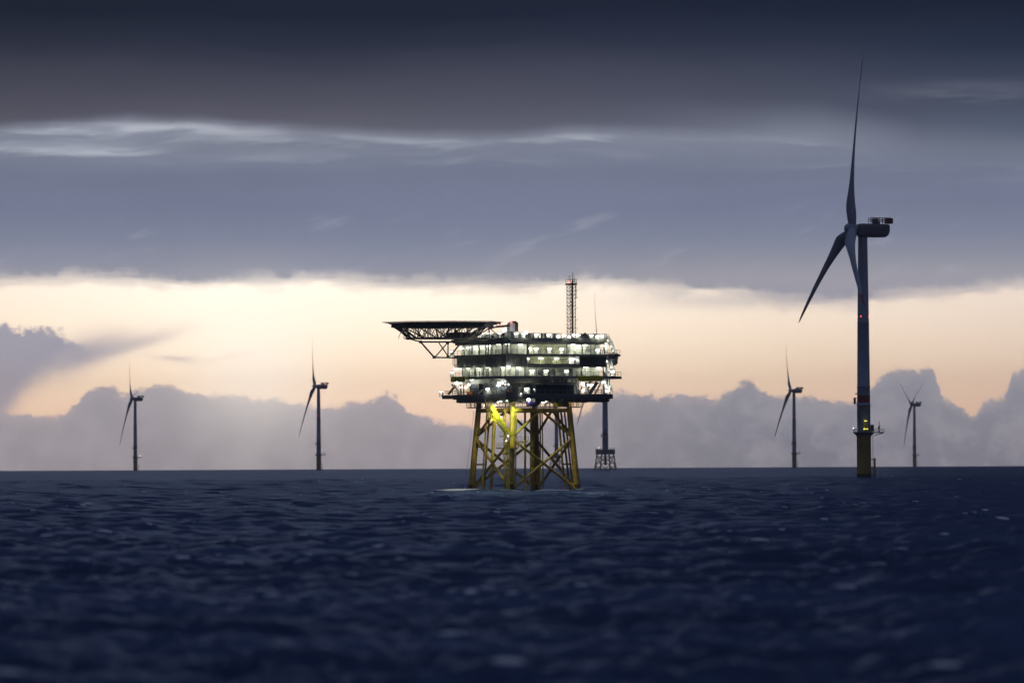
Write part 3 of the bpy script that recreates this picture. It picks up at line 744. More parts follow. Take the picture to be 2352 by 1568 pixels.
# --- access stairs, landings and ladder at the front leg, painted bright yellow
def FG(x, y, ins): return face(x, y, 'F', ins + 3.4)
def FF(x, y, ins): return face(x, y, 'F', ins)
stair(FG(1118, 933, 3.5), FG(1134, 962, 1.5)); stair(FG(1127, 930, 1.8), FG(1146, 966, .2)); stair(FG(1134, 962, .4), FG(1164, 999, -1.6)); stair(FG(1145, 962, -.6), FG(1170, 998, -2.4))
def landing(x0, x1, y, ins, dep=2.0, mat='yellow_hi'):
    p = FG(x0, y, ins); q = FG(x1, y, ins)
    MB().box((p[0], p[1], p[2] - .12), (q[0], p[1] + dep, p[2])).build('landing', mat, sub)
    railing([(p[0], p[1] + dep, p[2]), (p[0], p[1], p[2]), (q[0], p[1], p[2]), (q[0], p[1] + dep, p[2])], step=.9, mat=mat, w=.06)
landing(1158, 1178, 1002, -3.0); landing(1150, 1168, 1029, -2.6); landing(1164, 1174, 1042, -2.6); landing(1188, 1214, 1014, 2.0, mat='yellow'); landing(1128, 1139, 963, .8, 1.4)
stair(FG(1163, 1007, -2.9), FG(1166, 1028, -2.9), .6, along=(1, 0, 0)); landing(1176, 1190, 1030, -1.6, mat='yellow')
for x in (1166, 1170.5):
    MB().tube(FG(x, 1004, -3.2), FG(x - 1.5, 1129, -3.4), .13, n=8).build('fender_tube', 'yellow_hi', sub)
b = MB()
for k in range(46):
    y = 1034 + k * 2.0; b.beam(FG(1166.6, y, -3.3), FG(1169.8, y, -3.3), .07)
b.build('ladder', 'yellow_hi', sub)
for y in (1040, 1062, 1086, 1108): MB().tube(FG(1160, y, -3.0), FG(1176, y, -1.0), .10, n=6).build('fender_strut', 'yellow_hi', sub)
MB().tube(FG(1186, 1030, -2.6), FG(1206, 1012, -1.0), .12, n=8).build('strut', 'yellow', sub)

# --- decks: each a slab on edge girders
def slab(name, lo, hi, z0, z1, mat='girder', par=None):
    return MB().box((lo[0], lo[1], z0), (hi[0], hi[1], z1)).build(name, mat, par or sub)
OUT = 1.3
yl = lambda x, y, ins=0.0: face(x, y, 'F', ins)[2]
Z = {'d0': Z0_TOP, 'd0b': Z0_BOT, 'd1': zf(864.5, ins=-OUT), 'd1b': zf(869.5, ins=-OUT), 'wA': zf(843), 'g2b': zf(843), 'g2': zf(816.5), 'd2': zf(814), 'd2b': zf(818),
     'wC': zf(791), 'd3b': zf(790), 'd3': zf(777)}
# lowest deck, wider than the rest
xl = face(1007, 910, 'L', 2)[1]; 
MB().box((A0 - .6, B0 - 1.0, Z['d0b'] + .1), (A1 + 1.0, B1 + .6, Z['d0'])).build('cellar_deck', 'steel', sub)
MB().box((A0 + 1.0, B1 + .6, Z['d0b'] + .35), (A0 + 6.5, B1 + 8.4, Z['d0'] - .02)).build('catwalk', 'steel', sub)
b = MB()
for k in range(12): a = A0 + k * (A1 - A0) / 11; b.beam((a, B0 - .9, Z['d0b'] - .25), (a, B1, Z['d0b'] - .25), .3, .7)
for bb in (B0 + 1.2, -3, 4, B1 - 1): b.beam((A0, bb, Z['d0b'] - .3), (A1, bb, Z['d0b'] - .3), .35, .8)
b.build('deck_beams', 'girder', sub)
railing([(A0 + 1.1, B1 + .6, Z['d0']), (A0 + 1.1, B1 + 8.3, Z['d0']), (A0 + 6.4, B1 + 8.3, Z['d0'])], mat='net')
railing([(A0 - .5, B1, Z['d0']), (A0 - .5, B0 - .9, Z['d0']), (A1 + .9, B0 - .9, Z['d0']), (A1 + .9, B1, Z['d0'])], mat='net')
# under-deck pipes and cables
rng = random.Random(4)
for k in range(16):
    x = rng.choice([1112, 1116, 1119, 1123, 1128, 1131, 1141, 1158, 1162, 1167, 1172, 1196, 1220, 1232, 1255, 1262, 1270, 1292]) + rng.uniform(-1.5, 1.5)
    p = face(x, 916, 'F', rng.uniform(1, 9)); MB().tube(p, (p[0] + rng.uniform(-.4, .4), p[1], ZT + .2), rng.uniform(.05, .14), n=6).build('riser_pipe', rng.choice(['net', 'steel', 'girder', 'yellow']), sub)
for (x0, x1, y) in ((1218, 1240, 917), (1229, 1246, 919)):
    MB().beam(FF(x0, 936, 2), FF(x1, y, 2), .14).build('support_bar', 'white', sub)

# level A (between deck 1 and the girder)
MB().box((A0 - OUT, B0 - OUT, Z['d1b']), (A1 + .2, B1, Z['d1'])).build('main_deck', 'hull', sub)
b = MB(); zz = zf(879)
b.box((A0 + .3, B0 + .4, zz), (face(1264, 870, 'F', .4)[0], B1 - .2, Z['d1b'])); b.build('deck_girder', 'hull', sub)
MB().box((A0 + .6, B0 + 2.6, zf(872)), (A1 - 1, B1 - .6, Z['d1b'] - .005)).build('floor_beams', 'girder', sub)
MB().box((A1 + .2, B0 - OUT, Z['d1b']), (A1 + 3.2, B0 + 3.2, Z['d1'])).build('stair_landing', 'steel', sub)
MB().box((A1 + .2, B0 - .6, Z['d2b'] - .3), (A1 + 2.6, B0 + 3.0, Z['d2'])).build('stair_landing', 'steel', sub)
def wall_run(side, s0, s1, z0, z1, ins, mat, pitch=2.3, rib=False, t=.12):
    """row of separate wall panels with recessed joints, backed by a dark wall"""
    n = max(1, round((s1 - s0) / pitch)); w = (s1 - s0) / n
    for k in range(n):
        p, q = s0 + k * w + .03, s0 + (k + 1) * w - .03
        b = MB()
        if side == 'F': b.box((p, B0 + ins, z0), (q, B0 + ins + t, z1))
        else: b.box((A0 + ins, p, z0), (A0 + ins + t, q, z1))
        if rib:
            for j in range(4):
                c = p + (q - p) * (j + .5) / 4
                if side == 'F': b.box((c - .07, B0 + ins - .09, z0), (c + .07, B0 + ins, z1))
                else: b.box((A0 + ins - .09, c - .07, z0), (A0 + ins, c + .07, z1))
        b.build('wall_panel', mat, sub)
MB().box((A0 + 1.3, B0 + 1.3, Z['d1']), (A1 - 1.5, B1 - .3, Z['g2b'])).build('core_wall', 'hull', sub)
wall_run('F', A0 + 1.2, A1 - 1.4, Z['d1'], Z['g2b'], 1.15, 'wall')
wall_run('L', B0 + 1.3, B1 - .3, Z['d1'], Z['g2b'], 1.15, 'wall')
railing([(A0 - OUT + .1, B1 - .1, Z['d1']), (A0 - OUT + .1, B0 - OUT + .1, Z['d1']), (A1 + 3.1, B0 - OUT + .1, Z['d1']), (A1 + 3.1, B0 + 3.1, Z['d1'])])
# band 2: deep dark girder wall, with a lit recess in the right side
aR0, aR1 = face(1211, 825, 'F', 0)[0], face(1329, 825, 'F', 0)[0]
MB().box((A0 + .15, B0 + 2.2, Z['g2b']), (A1 - .2, B1, Z['g2'])).build('core_wall', 'hull', sub)
MB().box((A0, B0, Z['g2b']), (aR0, B0 + 2.2, Z['g2'])).build('plate_girder', 'hull', sub)
MB().box((A0, B0 + 2.2, Z['g2b']), (A0 + .15, B1, Z['g2'])).build('plate_girder', 'hull', sub)
MB().box((aR1, B0 - .3, Z['g2b'] + .1), (A1 - .2, B0 + 2.2, Z['g2'])).build('plate_girder', 'steel', sub)
MB().box((aR0, B0 - .5, Z['g2b'] - .1), (aR1, B0 + 2.2, zf(836.5))).build('gallery_floor', 'hull', sub)
railing([(aR0, B0 - .4, zf(836.5)), (aR1, B0 - .4, zf(836.5))], mat='rail')
wall_run('F', aR0, aR1, zf(836.5), Z['g2'], 2.05, 'wall2', 2.0, rib=True)
b = MB()        # stiffeners on the girder
for k in range(12): a = A0 + .6 + k * 1.0; b.box((a, B0 - .1, Z['g2b'] + .3), (a + .1, B0, Z['g2'] - .3)) if a < aR0 - .3 else None
for k in range(17): q = B0 + .8 + k * 1.25; b.box((A0 - .1, q, Z['g2b'] + .3), (A0, q + .1, Z['g2'] - .3))
b.build('girder_stiffeners', 'hull', sub)
# deck 2 walkway and level C
MB().box((A0 - .7, B0 - OUT, Z['d2b']), (A1 + 1.2, B1, Z['d2'])).build('upper_deck', 'hull', sub)
railing([(A0 - .6, B1, Z['d2']), (A0 - .6, B0 - OUT + .1, Z['d2']), (A1 + 1.1, B0 - OUT + .1, Z['d2']), (A1 + 1.1, B1, Z['d2'])])
MB().box((A0 + 1.3, B0 + 1.3, Z['d2']), (A1 - 1.3, B1 - .3, Z['d3b'])).build('core_wall', 'hull', sub)
aW0, aW1 = face(1213, 800, 'F', 1)[0], face(1298, 800, 'F', 1)[0]
wall_run('F', A0 + 1.2, aW0, Z['d2'], Z['d3b'], 1.15, 'wall'); wall_run('F', aW0, aW1, Z['d2'], Z['d3b'] + 1.2, .5, 'wall2', 2.9); wall_run('F', aW1, A1 - 1.2, Z['d2'], Z['d3b'], 1.15, 'wall')
wall_run('L', B0 + 1.3, B1 - .3, Z['d2'], Z['d3b'], 1.15, 'wall')
# top deck
MB().box((A0 - .4, B0 - .3, Z['d3b']), (A1 - .8, B1, Z['d3b'] + .5)).build('top_girder', 'girder', sub)
MB().box((A0 - .8, B0 - .9, Z['d3b'] + .5), (A1 - .4, B1 + .3, Z['d3'])).build('top_deck', 'hull', sub)
railing([(A0 - .7, B1, Z['d3']), (A0 - .7, B0 - .8, Z['d3']), (A1 - .5, B0 - .8, Z['d3']), (A1 - .5, B1, Z['d3'])])
# doors, cabinets and pipes on the walls
for (x, y0, y1, mat) in ((1239, 851, 861, 'steel'), (1311.5, 846, 862, 'steel'), (1306, 796, 808, 'hull'), (1350, 795, 808, 'hull'), (1188, 847, 862, 'grey'), (1335, 822, 836, 'girder'), (1128, 797, 812, 'hull'), (1083, 798, 812, 'grey'), (1108, 846, 860, 'grey'), (1271, 847, 861, 'girder')):
    s_ = S(x); p = face(x, y1, s_, 1.1); h = zf(y0) - zf(y1)
    b = MB(); b.cbox((p[0], p[1], p[2] + h / 2), (.95, .14, h) if s_ == 'F' else (.14, .95, h)); b.build('door', mat, sub)
rng = random.Random(9)
for k in range(34):
    lv = rng.choice('AC'); x = rng.uniform(1060, 1388); s_ = S(x); p = face(x, 860 if lv == 'A' else 808, s_, 1.0); z0, z1 = (Z['d1'], Z['g2b']) if lv == 'A' else (Z['d2'], Z['d3b'])
    MB().tube((p[0], p[1], z0), (p[0], p[1], z1), rng.uniform(.05, .11), n=6).build('wall_pipe', rng.choice(['girder', 'wall', 'steel', 'net']), sub)
for x in (1066, 1078, 1101, 1122, 1154, 1166, 1211, 1302, 1337, 1388):     # deck posts at the edge of the walkways
    s_ = S(x)
    p = face(x, 800, s_, -.3); MB().box((p[0] - .11, p[1] - .11, Z['d2']), (p[0] + .11, p[1] + .11, Z['d3b'])).build('deck_post', 'steel', sub)
for x in (1063, 1091, 1121, 1150, 1206, 1232, 1335, 1392):
    s_ = S(x)
    p = face(x, 850, s_, -.2); MB().box((p[0] - .10, p[1] - .10, Z['d1']), (p[0] + .10, p[1] + .10, Z['g2b'])).build('deck_post', 'steel', sub)

# --- open lower level: diagonal braces and posts
def bar(x0, y0, x1, y1, r, ins=0.0, mat='girder', name='diagonal_brace', side=None):
    MB().tube(face(x0, y0, side or S(x0), ins), face(x1, y1, side or S(x0), ins), r, n=10).build(name, mat, sub)
bar(1132, 872, 1101, 906, .22, .3, 'steel', side='L'); bar(1162, 868, 1180, 897, .45, .3, 'steel', side='F'); bar(1136, 873, 1142, 889, .2, 2)
bar(1345, 880, 1353, 906, .24, .4); bar(1371, 878, 1353, 906, .42, .4, 'charcoal'); bar(1382, 876, 1366, 906, .22, .4); bar(1322, 884, 1334, 906, .22, .6)
bar(1387.5, 870, 1387.5, 906, .20, .3, 'steel', 'post'); bar(1324, 868, 1324, 906, .16, 5, 'net', 'post'); bar(1310, 872, 1318, 906, .15, 3, 'net'); bar(1340, 872, 1332, 906, .15, 6, 'net')
bar(1038, 883, 1052, 896, .20, 1, 'girder', side='L'); bar(1052, 896, 1053, 906, .24, 1, 'girder', side='L'); bar(1046, 885, 1031, 904, .30, 2, 'yellow', side='L'); bar(1078, 889, 1070, 900, .12, 2, 'yellow', side='L')
bar(1065, 875, 1065, 906, .2, .5, 'girder', 'post', side='L'); bar(1058, 877, 1058, 906, .16, 4, 'net', 'post', side='L'); bar(1397, 870, 1397, 888, .4, 4, 'charcoal', 'post', side='F')
for x in (1200, 1226, 1272, 1299): bar(x, 872, x, 906, .15, 1.2, 'girder', 'post', side='F')
MB().beam(FF(1323, 878.5, .5), FF(1387, 878.5, .5), .25).build('longitudinal_beam', 'girder', sub)
MB().beam(FF(1342, 886, 2.5), FF(1362, 886, 2.5), .3).build('pipe_rack', 'white', sub)
b = MB(); b.box((A0 + 2.6, B0 + 7, Z['d0']), (A1 - 9.5, B1 - 2, Z['d1b'] - .1)); b.build('equipment_room', 'hull', sub)
MB().box((face(1290, 890, 'F', 9)[0], B0 + 9, Z['d0']), (face(1330, 890, 'F', 9)[0], B1 - 2, Z['d1b'] - .1)).build('equipment_room', 'wall', sub)
# mezzanine walkway right of the middle
p, q = FF(1262, 879.5, -.9), FF(1322, 879.5, -.9)
MB().box((p[0], p[1], p[2] - .35), (q[0], p[1] + 2.8, p[2])).build('mezzanine', 'hull', sub); railing([(p[0], p[1], p[2]), (q[0], p[1], p[2])], step=1.2)
wall_run('F', p[0], q[0], p[2], Z['d1b'], 1.4, 'wall', 2.4)
# yellow name boards at both ends of the main deck
p, q = FF(1328, 862.5, -OUT - .25), FF(1384.5, 875.5, -OUT - .25)
MB().box((p[0], p[1], q[2]), (q[0], p[1] + .12, p[2])).build('name_board', 'yellow_hi', sub)
p, q = face(1069, 864, 'L', -OUT - .25), face(1035.5, 877, 'L', -OUT - .25)
MB().box((p[0], p[1], q[2]), (p[0] + .12, q[1], p[2])).build('name_board', 'yellow_hi', sub)
for x in (1045.5, 1064):
    p = face(x, 865, 'L', -OUT - .33); MB().box((p[0], p[1] - .1, zf(875)), (p[0] + .07, p[1] + .1, p[2])).build('board_strap', 'steel', sub)
slabp = face(1048, 868, 'L', -OUT)
MB().box((A0 - OUT, B1, Z['d1b'] - .4), (A0 + 3, slabp[1] + 2.6, Z['d1'])).build('end_platform', 'hull', sub)

# --- outside stairs at the right end and hanging cages at the left
def estair(x0, y0, x1, y1, ins=1.0): stair(face(x0, y0, 'F', ins), face(x1, y1, 'F', ins), .9, 'white')
estair(1394, 776, 1404, 796, 1.5); estair(1403, 790, 1410, 811, 1.2); estair(1389, 845, 1398, 864, .6); estair(1401, 838, 1410, 857, 1.0); estair(1387, 880, 1397, 902, .8); estair(1395, 880, 1404, 897, 1.2); estair(1387, 796, 1394, 812, .8)
p = face(1400, 815, 'F', .6)
MB().box((A1 + 1.2, B0 - OUT, Z['d2b']), (A1 + 2.9, B0 + 2.0, Z['d2'])).build('stair_landing', 'steel', sub); railing([(A1 + 1.2, B0 - OUT, Z['d2']), (A1 + 2.8, B0 - OUT, Z['d2']), (A1 + 2.8, B0 + 2, Z['d2'])])
for (x0, x1, y0, y1) in ((1040.5, 1053.5, 823, 838), (1045, 1053, 838, 848)):
    b = MB(); p = face(x0, y0, 'L', 2); q = face(x1, y1, 'L', 2)
    n = 5 if y0 < 830 else 3
    for k in range(n):
        t = k / (n - 1); bb = p[1] + (q[1] - p[1]) * t
        if n == 5: b.beam((p[0], bb, p[2]), (p[0], bb, q[2]), .10)
    for k in range(2 if n == 5 else 5):
        t = k / (1 if n == 5 else 4); zz = p[2] + (q[2] - p[2]) * t; b.beam((p[0], p[1], zz), (p[0], q[1], zz), .12)
    if n == 3:
        for e in (p[1], q[1]): b.beam((p[0], e, p[2]), (p[0], e, q[2]), .1)
    b.build('hanging_cage', 'steel' if n == 5 else 'red', sub)

# --- helideck with its truss
hc = Vector((-22.1, -.85)); zh = EYE + (YHOR - unroll(1018, 741)[1]) * ALPHA * (D_PLAT - 12) - SEA0
def octa(r, z, n=8, ph=.0): return [Vector((hc.x + r * math.cos(ph + math.pi * (2 * k + 1) / n), hc.y + r * math.sin(ph + math.pi * (2 * k + 1) / n), z)) for k in range(n)]
b = MB(); t_, u_ = octa(12.3, zh), octa(12.3, zh - .35)
b.poly(t_ + u_, [tuple(range(8)), tuple(range(15, 7, -1))] + [(k, k + 8, (k + 1) % 8 + 8, (k + 1) % 8) for k in range(8)]); b.build('helideck_slab', 'steel', sub)
b = MB(); i_, o_ = octa(12.3, zh - .15), octa(13.9, zh + .12)
for k in range(8):
    j = (k + 1) % 8; b.beam(o_[k], o_[j], .10)
    for m_ in range(8): b.beam(i_[k].lerp(i_[j], m_ / 8), o_[k].lerp(o_[j], m_ / 8), .07)
    for m_ in (.33, .66): b.beam(i_[k].lerp(o_[k], m_), i_[j].lerp(o_[j], m_), .05)
b.build('safety_net', 'net', sub)
b = MB(); R1 = octa(11.6, zh - .75)
for k in range(8): b.beam(R1[k], R1[(k + 1) % 8], .4, .75)
for k in range(-5, 6):
    y = hc.y + k * 2.1; half = 11.0 if abs(k) <= 2 else 11.0 - (abs(k) - 2) * 2.1
    b.beam((hc.x - half, y, zh - .7), (hc.x + half, y, zh - .7), .25, .65)
b.build('deck_beams', 'steel', sub)
R2 = octa(7.2, zh - 3.55); R3 = octa(9.3, zh - 3.5)
for k in range(8):
    j = (k + 1) % 8
    MB().tube(R2[k], R2[j], .17, n=8).build('truss_chord', 'steel', sub)
    for (p, q) in ((R1[k], R2[k]), (R1[k].lerp(R1[j], .5), R2[k]), (R1[k].lerp(R1[j], .5), R2[j])):
        MB().tube(p, q, .15, n=8).build('truss_diagonal', 'steel', sub)
    for fr in (.25, .75):
        MB().tube(R1[k].lerp(R1[j], fr) * .9 + Vector((hc.x, hc.y, zh)) * .1, R2[k].lerp(R2[j], fr), .09, n=6).build('truss_post', 'steel', sub)
for k in range(-3, 4):
    y = hc.y + k * 2.2; 
    for m_ in range(6):
        x = hc.x - 6.6 + m_ * 2.4; MB().tube((x, y, zh - .9), (x + (1.2 if m_ % 2 else -1.2), y, zh - 3.5), .08, n=5).build('truss_web', 'steel', sub)
for k in range(-2, 3): MB().beam((hc.x - 7, hc.y + k * 2.6, zh - 3.55), (A0 + 1, hc.y + k * 2.6, zh - 3.55), .2, .3).build('truss_chord', 'steel', sub)
def af(x, y, bpl):       # point in a vertical plane b = bpl
    return face(x, y, 'F', bpl - B0)
for bp in (-6.0,):
    sh = 0 if bp < 0 else 0
    pts = {}
    pz = lambda x, y: Vector(af(x, y, bp))
    off = Vector((0, 0, 0))
    for (x0, y0, x1, y1, r) in ((966, 785, 1100, 785, .20), (966, 785, 997, 820, .19), (997, 820.5, 1052, 821.5, .18), (1029, 786, 1029, 820, .15), (1008, 787, 1028, 816, .14), (1026, 789, 1001, 818, .14), (1060, 785, 1036, 815, .19), (937, 777, 966, 785, .16), (910, 751, 937, 777, .18), (937, 777, 975, 778, .15)):
        if bp > 0 and x1 > 1060: x1 = 1075
        MB().tube(pz(x0, y0), pz(x1, y1), r * (1 if bp < 0 else .8), n=8).build('support_truss_member', 'steel', sub)
    for (x, y) in ((966, 785), (997, 820), (1029, 819), (937, 777), (1028, 787)):
        p = pz(x, y); MB().cbox(p, (.65, .35, .65)).build('gusset', 'steel', sub)
MB().box((hc.x + 2.2, hc.y - 4.2, zh - 3.6), (hc.x + 6.4, hc.y + 2.2, zh - 2.2)).build('foam_monitor_house', 'hull', sub)
MB().box((hc.x + 3.0, hc.y - 4.6, zh - 3.2), (hc.x + 4.6, hc.y - 4.25, zh - 2.4)).build('fire_hose_box', 'red', sub)
MB().box((A0 - 2.6, B0 + 3.5, zh - 4.0), (A0 + 4.5, B1 - 2, zh - 3.7)).build('access_gallery', 'steel', sub)
for (aa, bb) in ((A0 - 2, B0 + 4), (A0 + 4, B0 + 4), (A0 - 2, B1 - 3), (A0 + 1, B0 + 9)):
    MB().tube((aa, bb, Z['d3']), (aa, bb, zh - 1), .16, n=8).build('helideck_post', 'steel', sub)
MB().tube((A0 + 4, B0 + 4, zh - 1.2), (A0 + .5, B0 + 4, zh - 3.8), .12, n=6).build('helideck_post', 'steel', sub)
MB().tube((A0 - 2, B0 + 4, zh - 1.2), (A0 + 1.5, B0 + 4, zh - 3.8), .12, n=6).build('helideck_post', 'steel', sub)
b = MB(); p = af(1143, 744, -2); b.cbox((p[0] - .5, p[1], zh - .1), (.8, 3, .6)); b.build('deck_edge_box', 'rust', sub)

# --- lattice mast
ma, mb_, mz0 = *face(1312.5, 770, 'F', 4)[:2], Z['d3']
mz1 = zf(651, 1312, 'F', 4); mw = .72
mast = MB()
co = [(ma - mw, mb_ - mw), (ma + mw, mb_ - mw), (ma + mw, mb_ + mw), (ma - mw, mb_ + mw)]
for (x, y) in co: mast.beam((x, y, mz0), (x, y, mz1), .10)
mast = mast.build('lattice_mast', 'rust', sub)
lat = MB(); nb = 15
for k in range(nb):
    z0, z1 = mz0 + (mz1 - mz0) * k / nb, mz0 + (mz1 - mz0) * (k + 1) / nb
    for i in range(4):
        p, q = co[i], co[(i + 1) % 4]
        lat.beam((*p, z0), (*q, z1), .06); lat.beam((*p, z0), (*q, z0), .07 if k % 3 else .13)
lat.build('lacing', 'net', mast)
MB().beam((ma + .35, mb_ + .1, mz0), (ma + .35, mb_ + .1, mz1 + .3), .34).build('cable_ladder', 'rust', mast)
MB().box((ma - 1.0, mb_ - 1.0, mz1 - .35), (ma + 1.0, mb_ + 1.0, mz1 - .12)).build('mast_platform', 'rust', mast)
railing([(ma - .9, mb_ - .9, mz1 - .1), (ma + .9, mb_ - .9, mz1 - .1), (ma + .9, mb_ + .9, mz1 - .1), (ma - .9, mb_ + .9, mz1 - .1)], mat='rust', step=.6, par=mast, w=.06)
MB().tube((ma + .45, mb_, mz1), (ma + .45, mb_, mz1 + 2.7), .10, .05, 6).build('antenna', 'steel', mast)
b = MB()
for (dx, h) in ((-.55, 1.7), (-.25, 1.9), (.85, 1.5)): b.tube((ma + dx, mb_, mz1), (ma + dx, mb_, mz1 + h), .04, n=5)
for z in (1.0, 1.6): b.beam((ma - .9, mb_, mz1 + z), (ma + .95, mb_, mz1 + z), .05)
b.build('antenna_frame', 'steel', mast)
MB().tube((ma + 1.35, mb_, mz1 - 3.4), (ma + 1.35, mb_, mz1 + .4), .06, n=6).build('whip_antenna', 'net', mast)
for z in (.18, .34, .55, .73, .86):
    zz = mz0 + (mz1 - mz0) * z; b = MB()
    for sg in (-1, 1):
        b.beam((ma + sg * mw, mb_ - .7, zz), (ma + sg * (mw + .5), mb_ - .7, zz + .12), .07); b.beam((ma + sg * (mw + .5), mb_ - .7, zz + .1), (ma + sg * (mw + .62), mb_ - .7, zz + .42), .06)
    b.build('antenna_bracket', 'steel', mast)
b = MB(); b.ring([(.01, mz1 + .05), (.22, mz1 + .15), (.22, mz1 + .42), (.01, mz1 + .5)], 10, (ma - 1.0, mb_ - .7)); b.build('beacon_lamp', 'beacon', mast)
MB().tube((ma - 1.0, mb_ - .7, mz1 - .9), (ma - 1.0, mb_ - .7, mz1 + .05), .05, n=5).build('lamp_post', 'steel', mast)

# --- shelters and small structures on the top deck
p, q = FF(1213, 764.5, 3), FF(1284, 765, 3)
MB().box((p[0], p[1] - .2, p[2] - .15), (q[0] + .3, p[1] + 4, p[2])).build('shelter_roof', 'net', sub)
p2, q2 = FF(1217, 778, 4.4), FF(1276, 778, 4.4)
MB().box((p2[0], p2[1], Z['d3']), (q2[0], p2[1] + 2.5, p[2] - .15)).build('shelter_wall', 'grey', sub)
for x in (1222, 1241, 1249.5, 1268, 1279): r = FF(x, 770, 3.1); MB().box((r[0] - .09, r[1], Z['d3']), (r[0] + .09, r[1] + .18, p[2] - .15)).build('shelter_post', 'wall', sub)
for (x, y, h) in ((1342, 762, 1.0), (1363, 763, .9)): r = FF(x, 772, 2); MB().tube((r[0], r[1], Z['d3']), (r[0], r[1], zf(y)), .07, n=6).build('vent_pipe', 'steel', sub)
for (x, w, h, m_) in ((1336, 1.6, 1.2, 'girder'), (1365, 1.2, 1.2, 'steel'), (1352, .9, .9, 'girder'), (1377, 2.4, 1.0, 'white'), (1147, 2.6, 1.3, 'girder'), (1130, 1.2, 1.0, 'grey'), (1195, 2.0, 1.2, 'grey'), (1168, 1.4, 1.6, 'net'), (1113, 1.0, 1.1, 'hull')):
    r = face(x, 775, S(x), 1.2); MB().box((r[0] - w / 2, r[1] - .5, Z['d3']), (r[0] + w / 2, r[1] + .6, Z['d3'] + h)).build('equipment_box', m_, sub)
r = face(1170, 782, 'F', -1.0); MB().ring([(.01, 0), (.45, 0), (.6, .5), (.01, .9)], 12).build('green_basket', 'green', sub, (r[0], r[1], Z['d3'] - 1.1))

# --- lamps ------------------------------------------------------------------------------------------------
def bar_lamp(side, framed=False):
    b = MB(); w, h = 1.05, .20
    if side == 'F': b.box((-w / 2, -.1, -h / 2), (w / 2, .06, h / 2)); b.cur = 1; b.box((-w / 2 - .06, .065, -h / 2 - .05), (w / 2 + .06, .16, h / 2 + .05))
    else: b.box((-.1, -w * .75, -h / 2), (.06, w * .75, h / 2)); b.cur = 1; b.box((.065, -w * .75 - .06, -h / 2 - .05), (.16, w * .75 + .06, h / 2 + .05))
    return meshof(b, 'lamp', ['lamp', 'steel'])
def bulb_lamp(r, mat='flood'):
    b = MB(); n = 10; b.ring([(.01, -r), (r * .7, -r * .72), (r, 0), (r * .7, r * .72), (.01, r)], n); b.cur = 1; b.box((-.07, r * 1.02, -.07), (.07, r * 1.02 + .5, .07))
    return meshof(b, 'floodlight', [mat, 'steel'])
LM = {'F': bar_lamp('F'), 'L': bar_lamp('L'), 'big': bulb_lamp(.36), 'mid': bulb_lamp(.26), 'small': bulb_lamp(.13, 'lamp')}
def fr_mesh():        # dark frame with rungs that some lamps hang in
    b = MB(); w, h = 1.36, 1.35
    for s_ in (-1, 1): b.box((s_ * w / 2 - .05, -.12, -h + .25), (s_ * w / 2 + .05, -.02, .25))
    b.box((-w / 2 - .05, -.125, .25), (w / 2 + .05, -.015, .34)); b.box((-w / 2, -.11, -h + .2), (w / 2, -.03, -h + .28)); b.box((-w / 2, -.11, -.62), (w / 2, -.03, -.55))
    b.cur = 1; b.box((-w / 2 + .1, .18, -h + .3), (w / 2 - .1, .22, -.15))
    return meshof(b, 'lamp_frame', ['steel', 'white'])
FRM = fr_mesh()
LIGHTS = {}; LR = random.Random(12)
def glow_light(p, side, w, round_=False):
    """the light a lamp gives, just under its glass"""
    w = round(w * LR.choice([.5, .75, 1.0, 1.0, 1.4]))
    if (side, w) not in LIGHTS:
        d = bpy.data.lights.new('lamp_light', 'POINT'); d.energy = w; d.color = (.97, 1.0, .80); d.shadow_soft_size = .15; LIGHTS[(side, w)] = d
    o = link('lamp_light', LIGHTS[(side, w)], sub); n = -.85 if not round_ else 0
    o.location = (p[0] + (n if side == 'L' else 0), p[1] + (n if side == 'F' else 0), p[2] - .30)
def lamp(kind, x, y, ins, side=None):
    s_ = side or S(x); p = face(x, y, s_, ins)
    if kind in ('bar', 'framed'):
        o = link('lamp', LM[s_], sub, p); glow_light(p, s_, 95 if kind == 'bar' else 90)
        if kind == 'framed':
            f = link('lamp_frame', FRM, sub, p); f.rotation_euler = (0, 0, 0 if s_ == 'F' else -math.pi / 2)
        return o
    glow_light(p, s_, {'big': 210, 'mid': 100, 'small': 38}[kind], True)
    return link('floodlight', LM[kind], sub, p)
WC, WA = .82, .82
for x, y in ((1231, 800), (1262, 800), (1290, 801)): lamp('framed', x, y, .2)
for x, y in ((1316, 791.8), (1343, 792.6), (1386, 793), (1195, 791.5), (1164.9, 789.5), (1326.5, 794.5)): lamp('bar', x, y, WC)
for x, y in ((1061, 799.5), (1076.8, 798), (1092, 797), (1107.5, 795.8), (1122.9, 794.5), (1145.4, 790)): lamp('bar', x, y, WC)
lamp('framed', 1373, 803, .3); lamp('mid', 1218, 801, -.2); lamp('small', 1321, 803, 0)
for x, y in ((1232, 767.5), (1260.6, 768.5)): lamp('framed', x, y, 3.6)
for x, y in ((1295.4, 769.5), (1327.5, 769), (1358, 770), (1372, 771.5), (1382, 770.5), (1186, 765.5), (1202.4, 766)): lamp('framed', x, y, -.2)
for x, y in ((1106, 765.3), (1122.4, 765), (1147.3, 765)): lamp('framed', x, y, .3)
for x, y in ((1282, 773.5), (1307.5, 774.5), (1317, 769), (1159, 758), (1208.7, 763)): lamp('big' if x < 1200 else 'mid', x, y, -.3)
lamp('mid', 1084.5, 772, -1.0); lamp('framed', 1038.4, 807, 1.5)
for x, y in ((1210.5, 823.5), (1242, 823), (1278, 823.5), (1312, 824), (1319, 824.3)): lamp('framed' if x > 1300 or x < 1215 else 'bar', x, y, 1.72)
lamp('mid', 1392, 830, .4)
for x, y in ((1221.7, 850.6), (1254, 851), (1301, 851.8)): lamp('framed', x, y, .3)
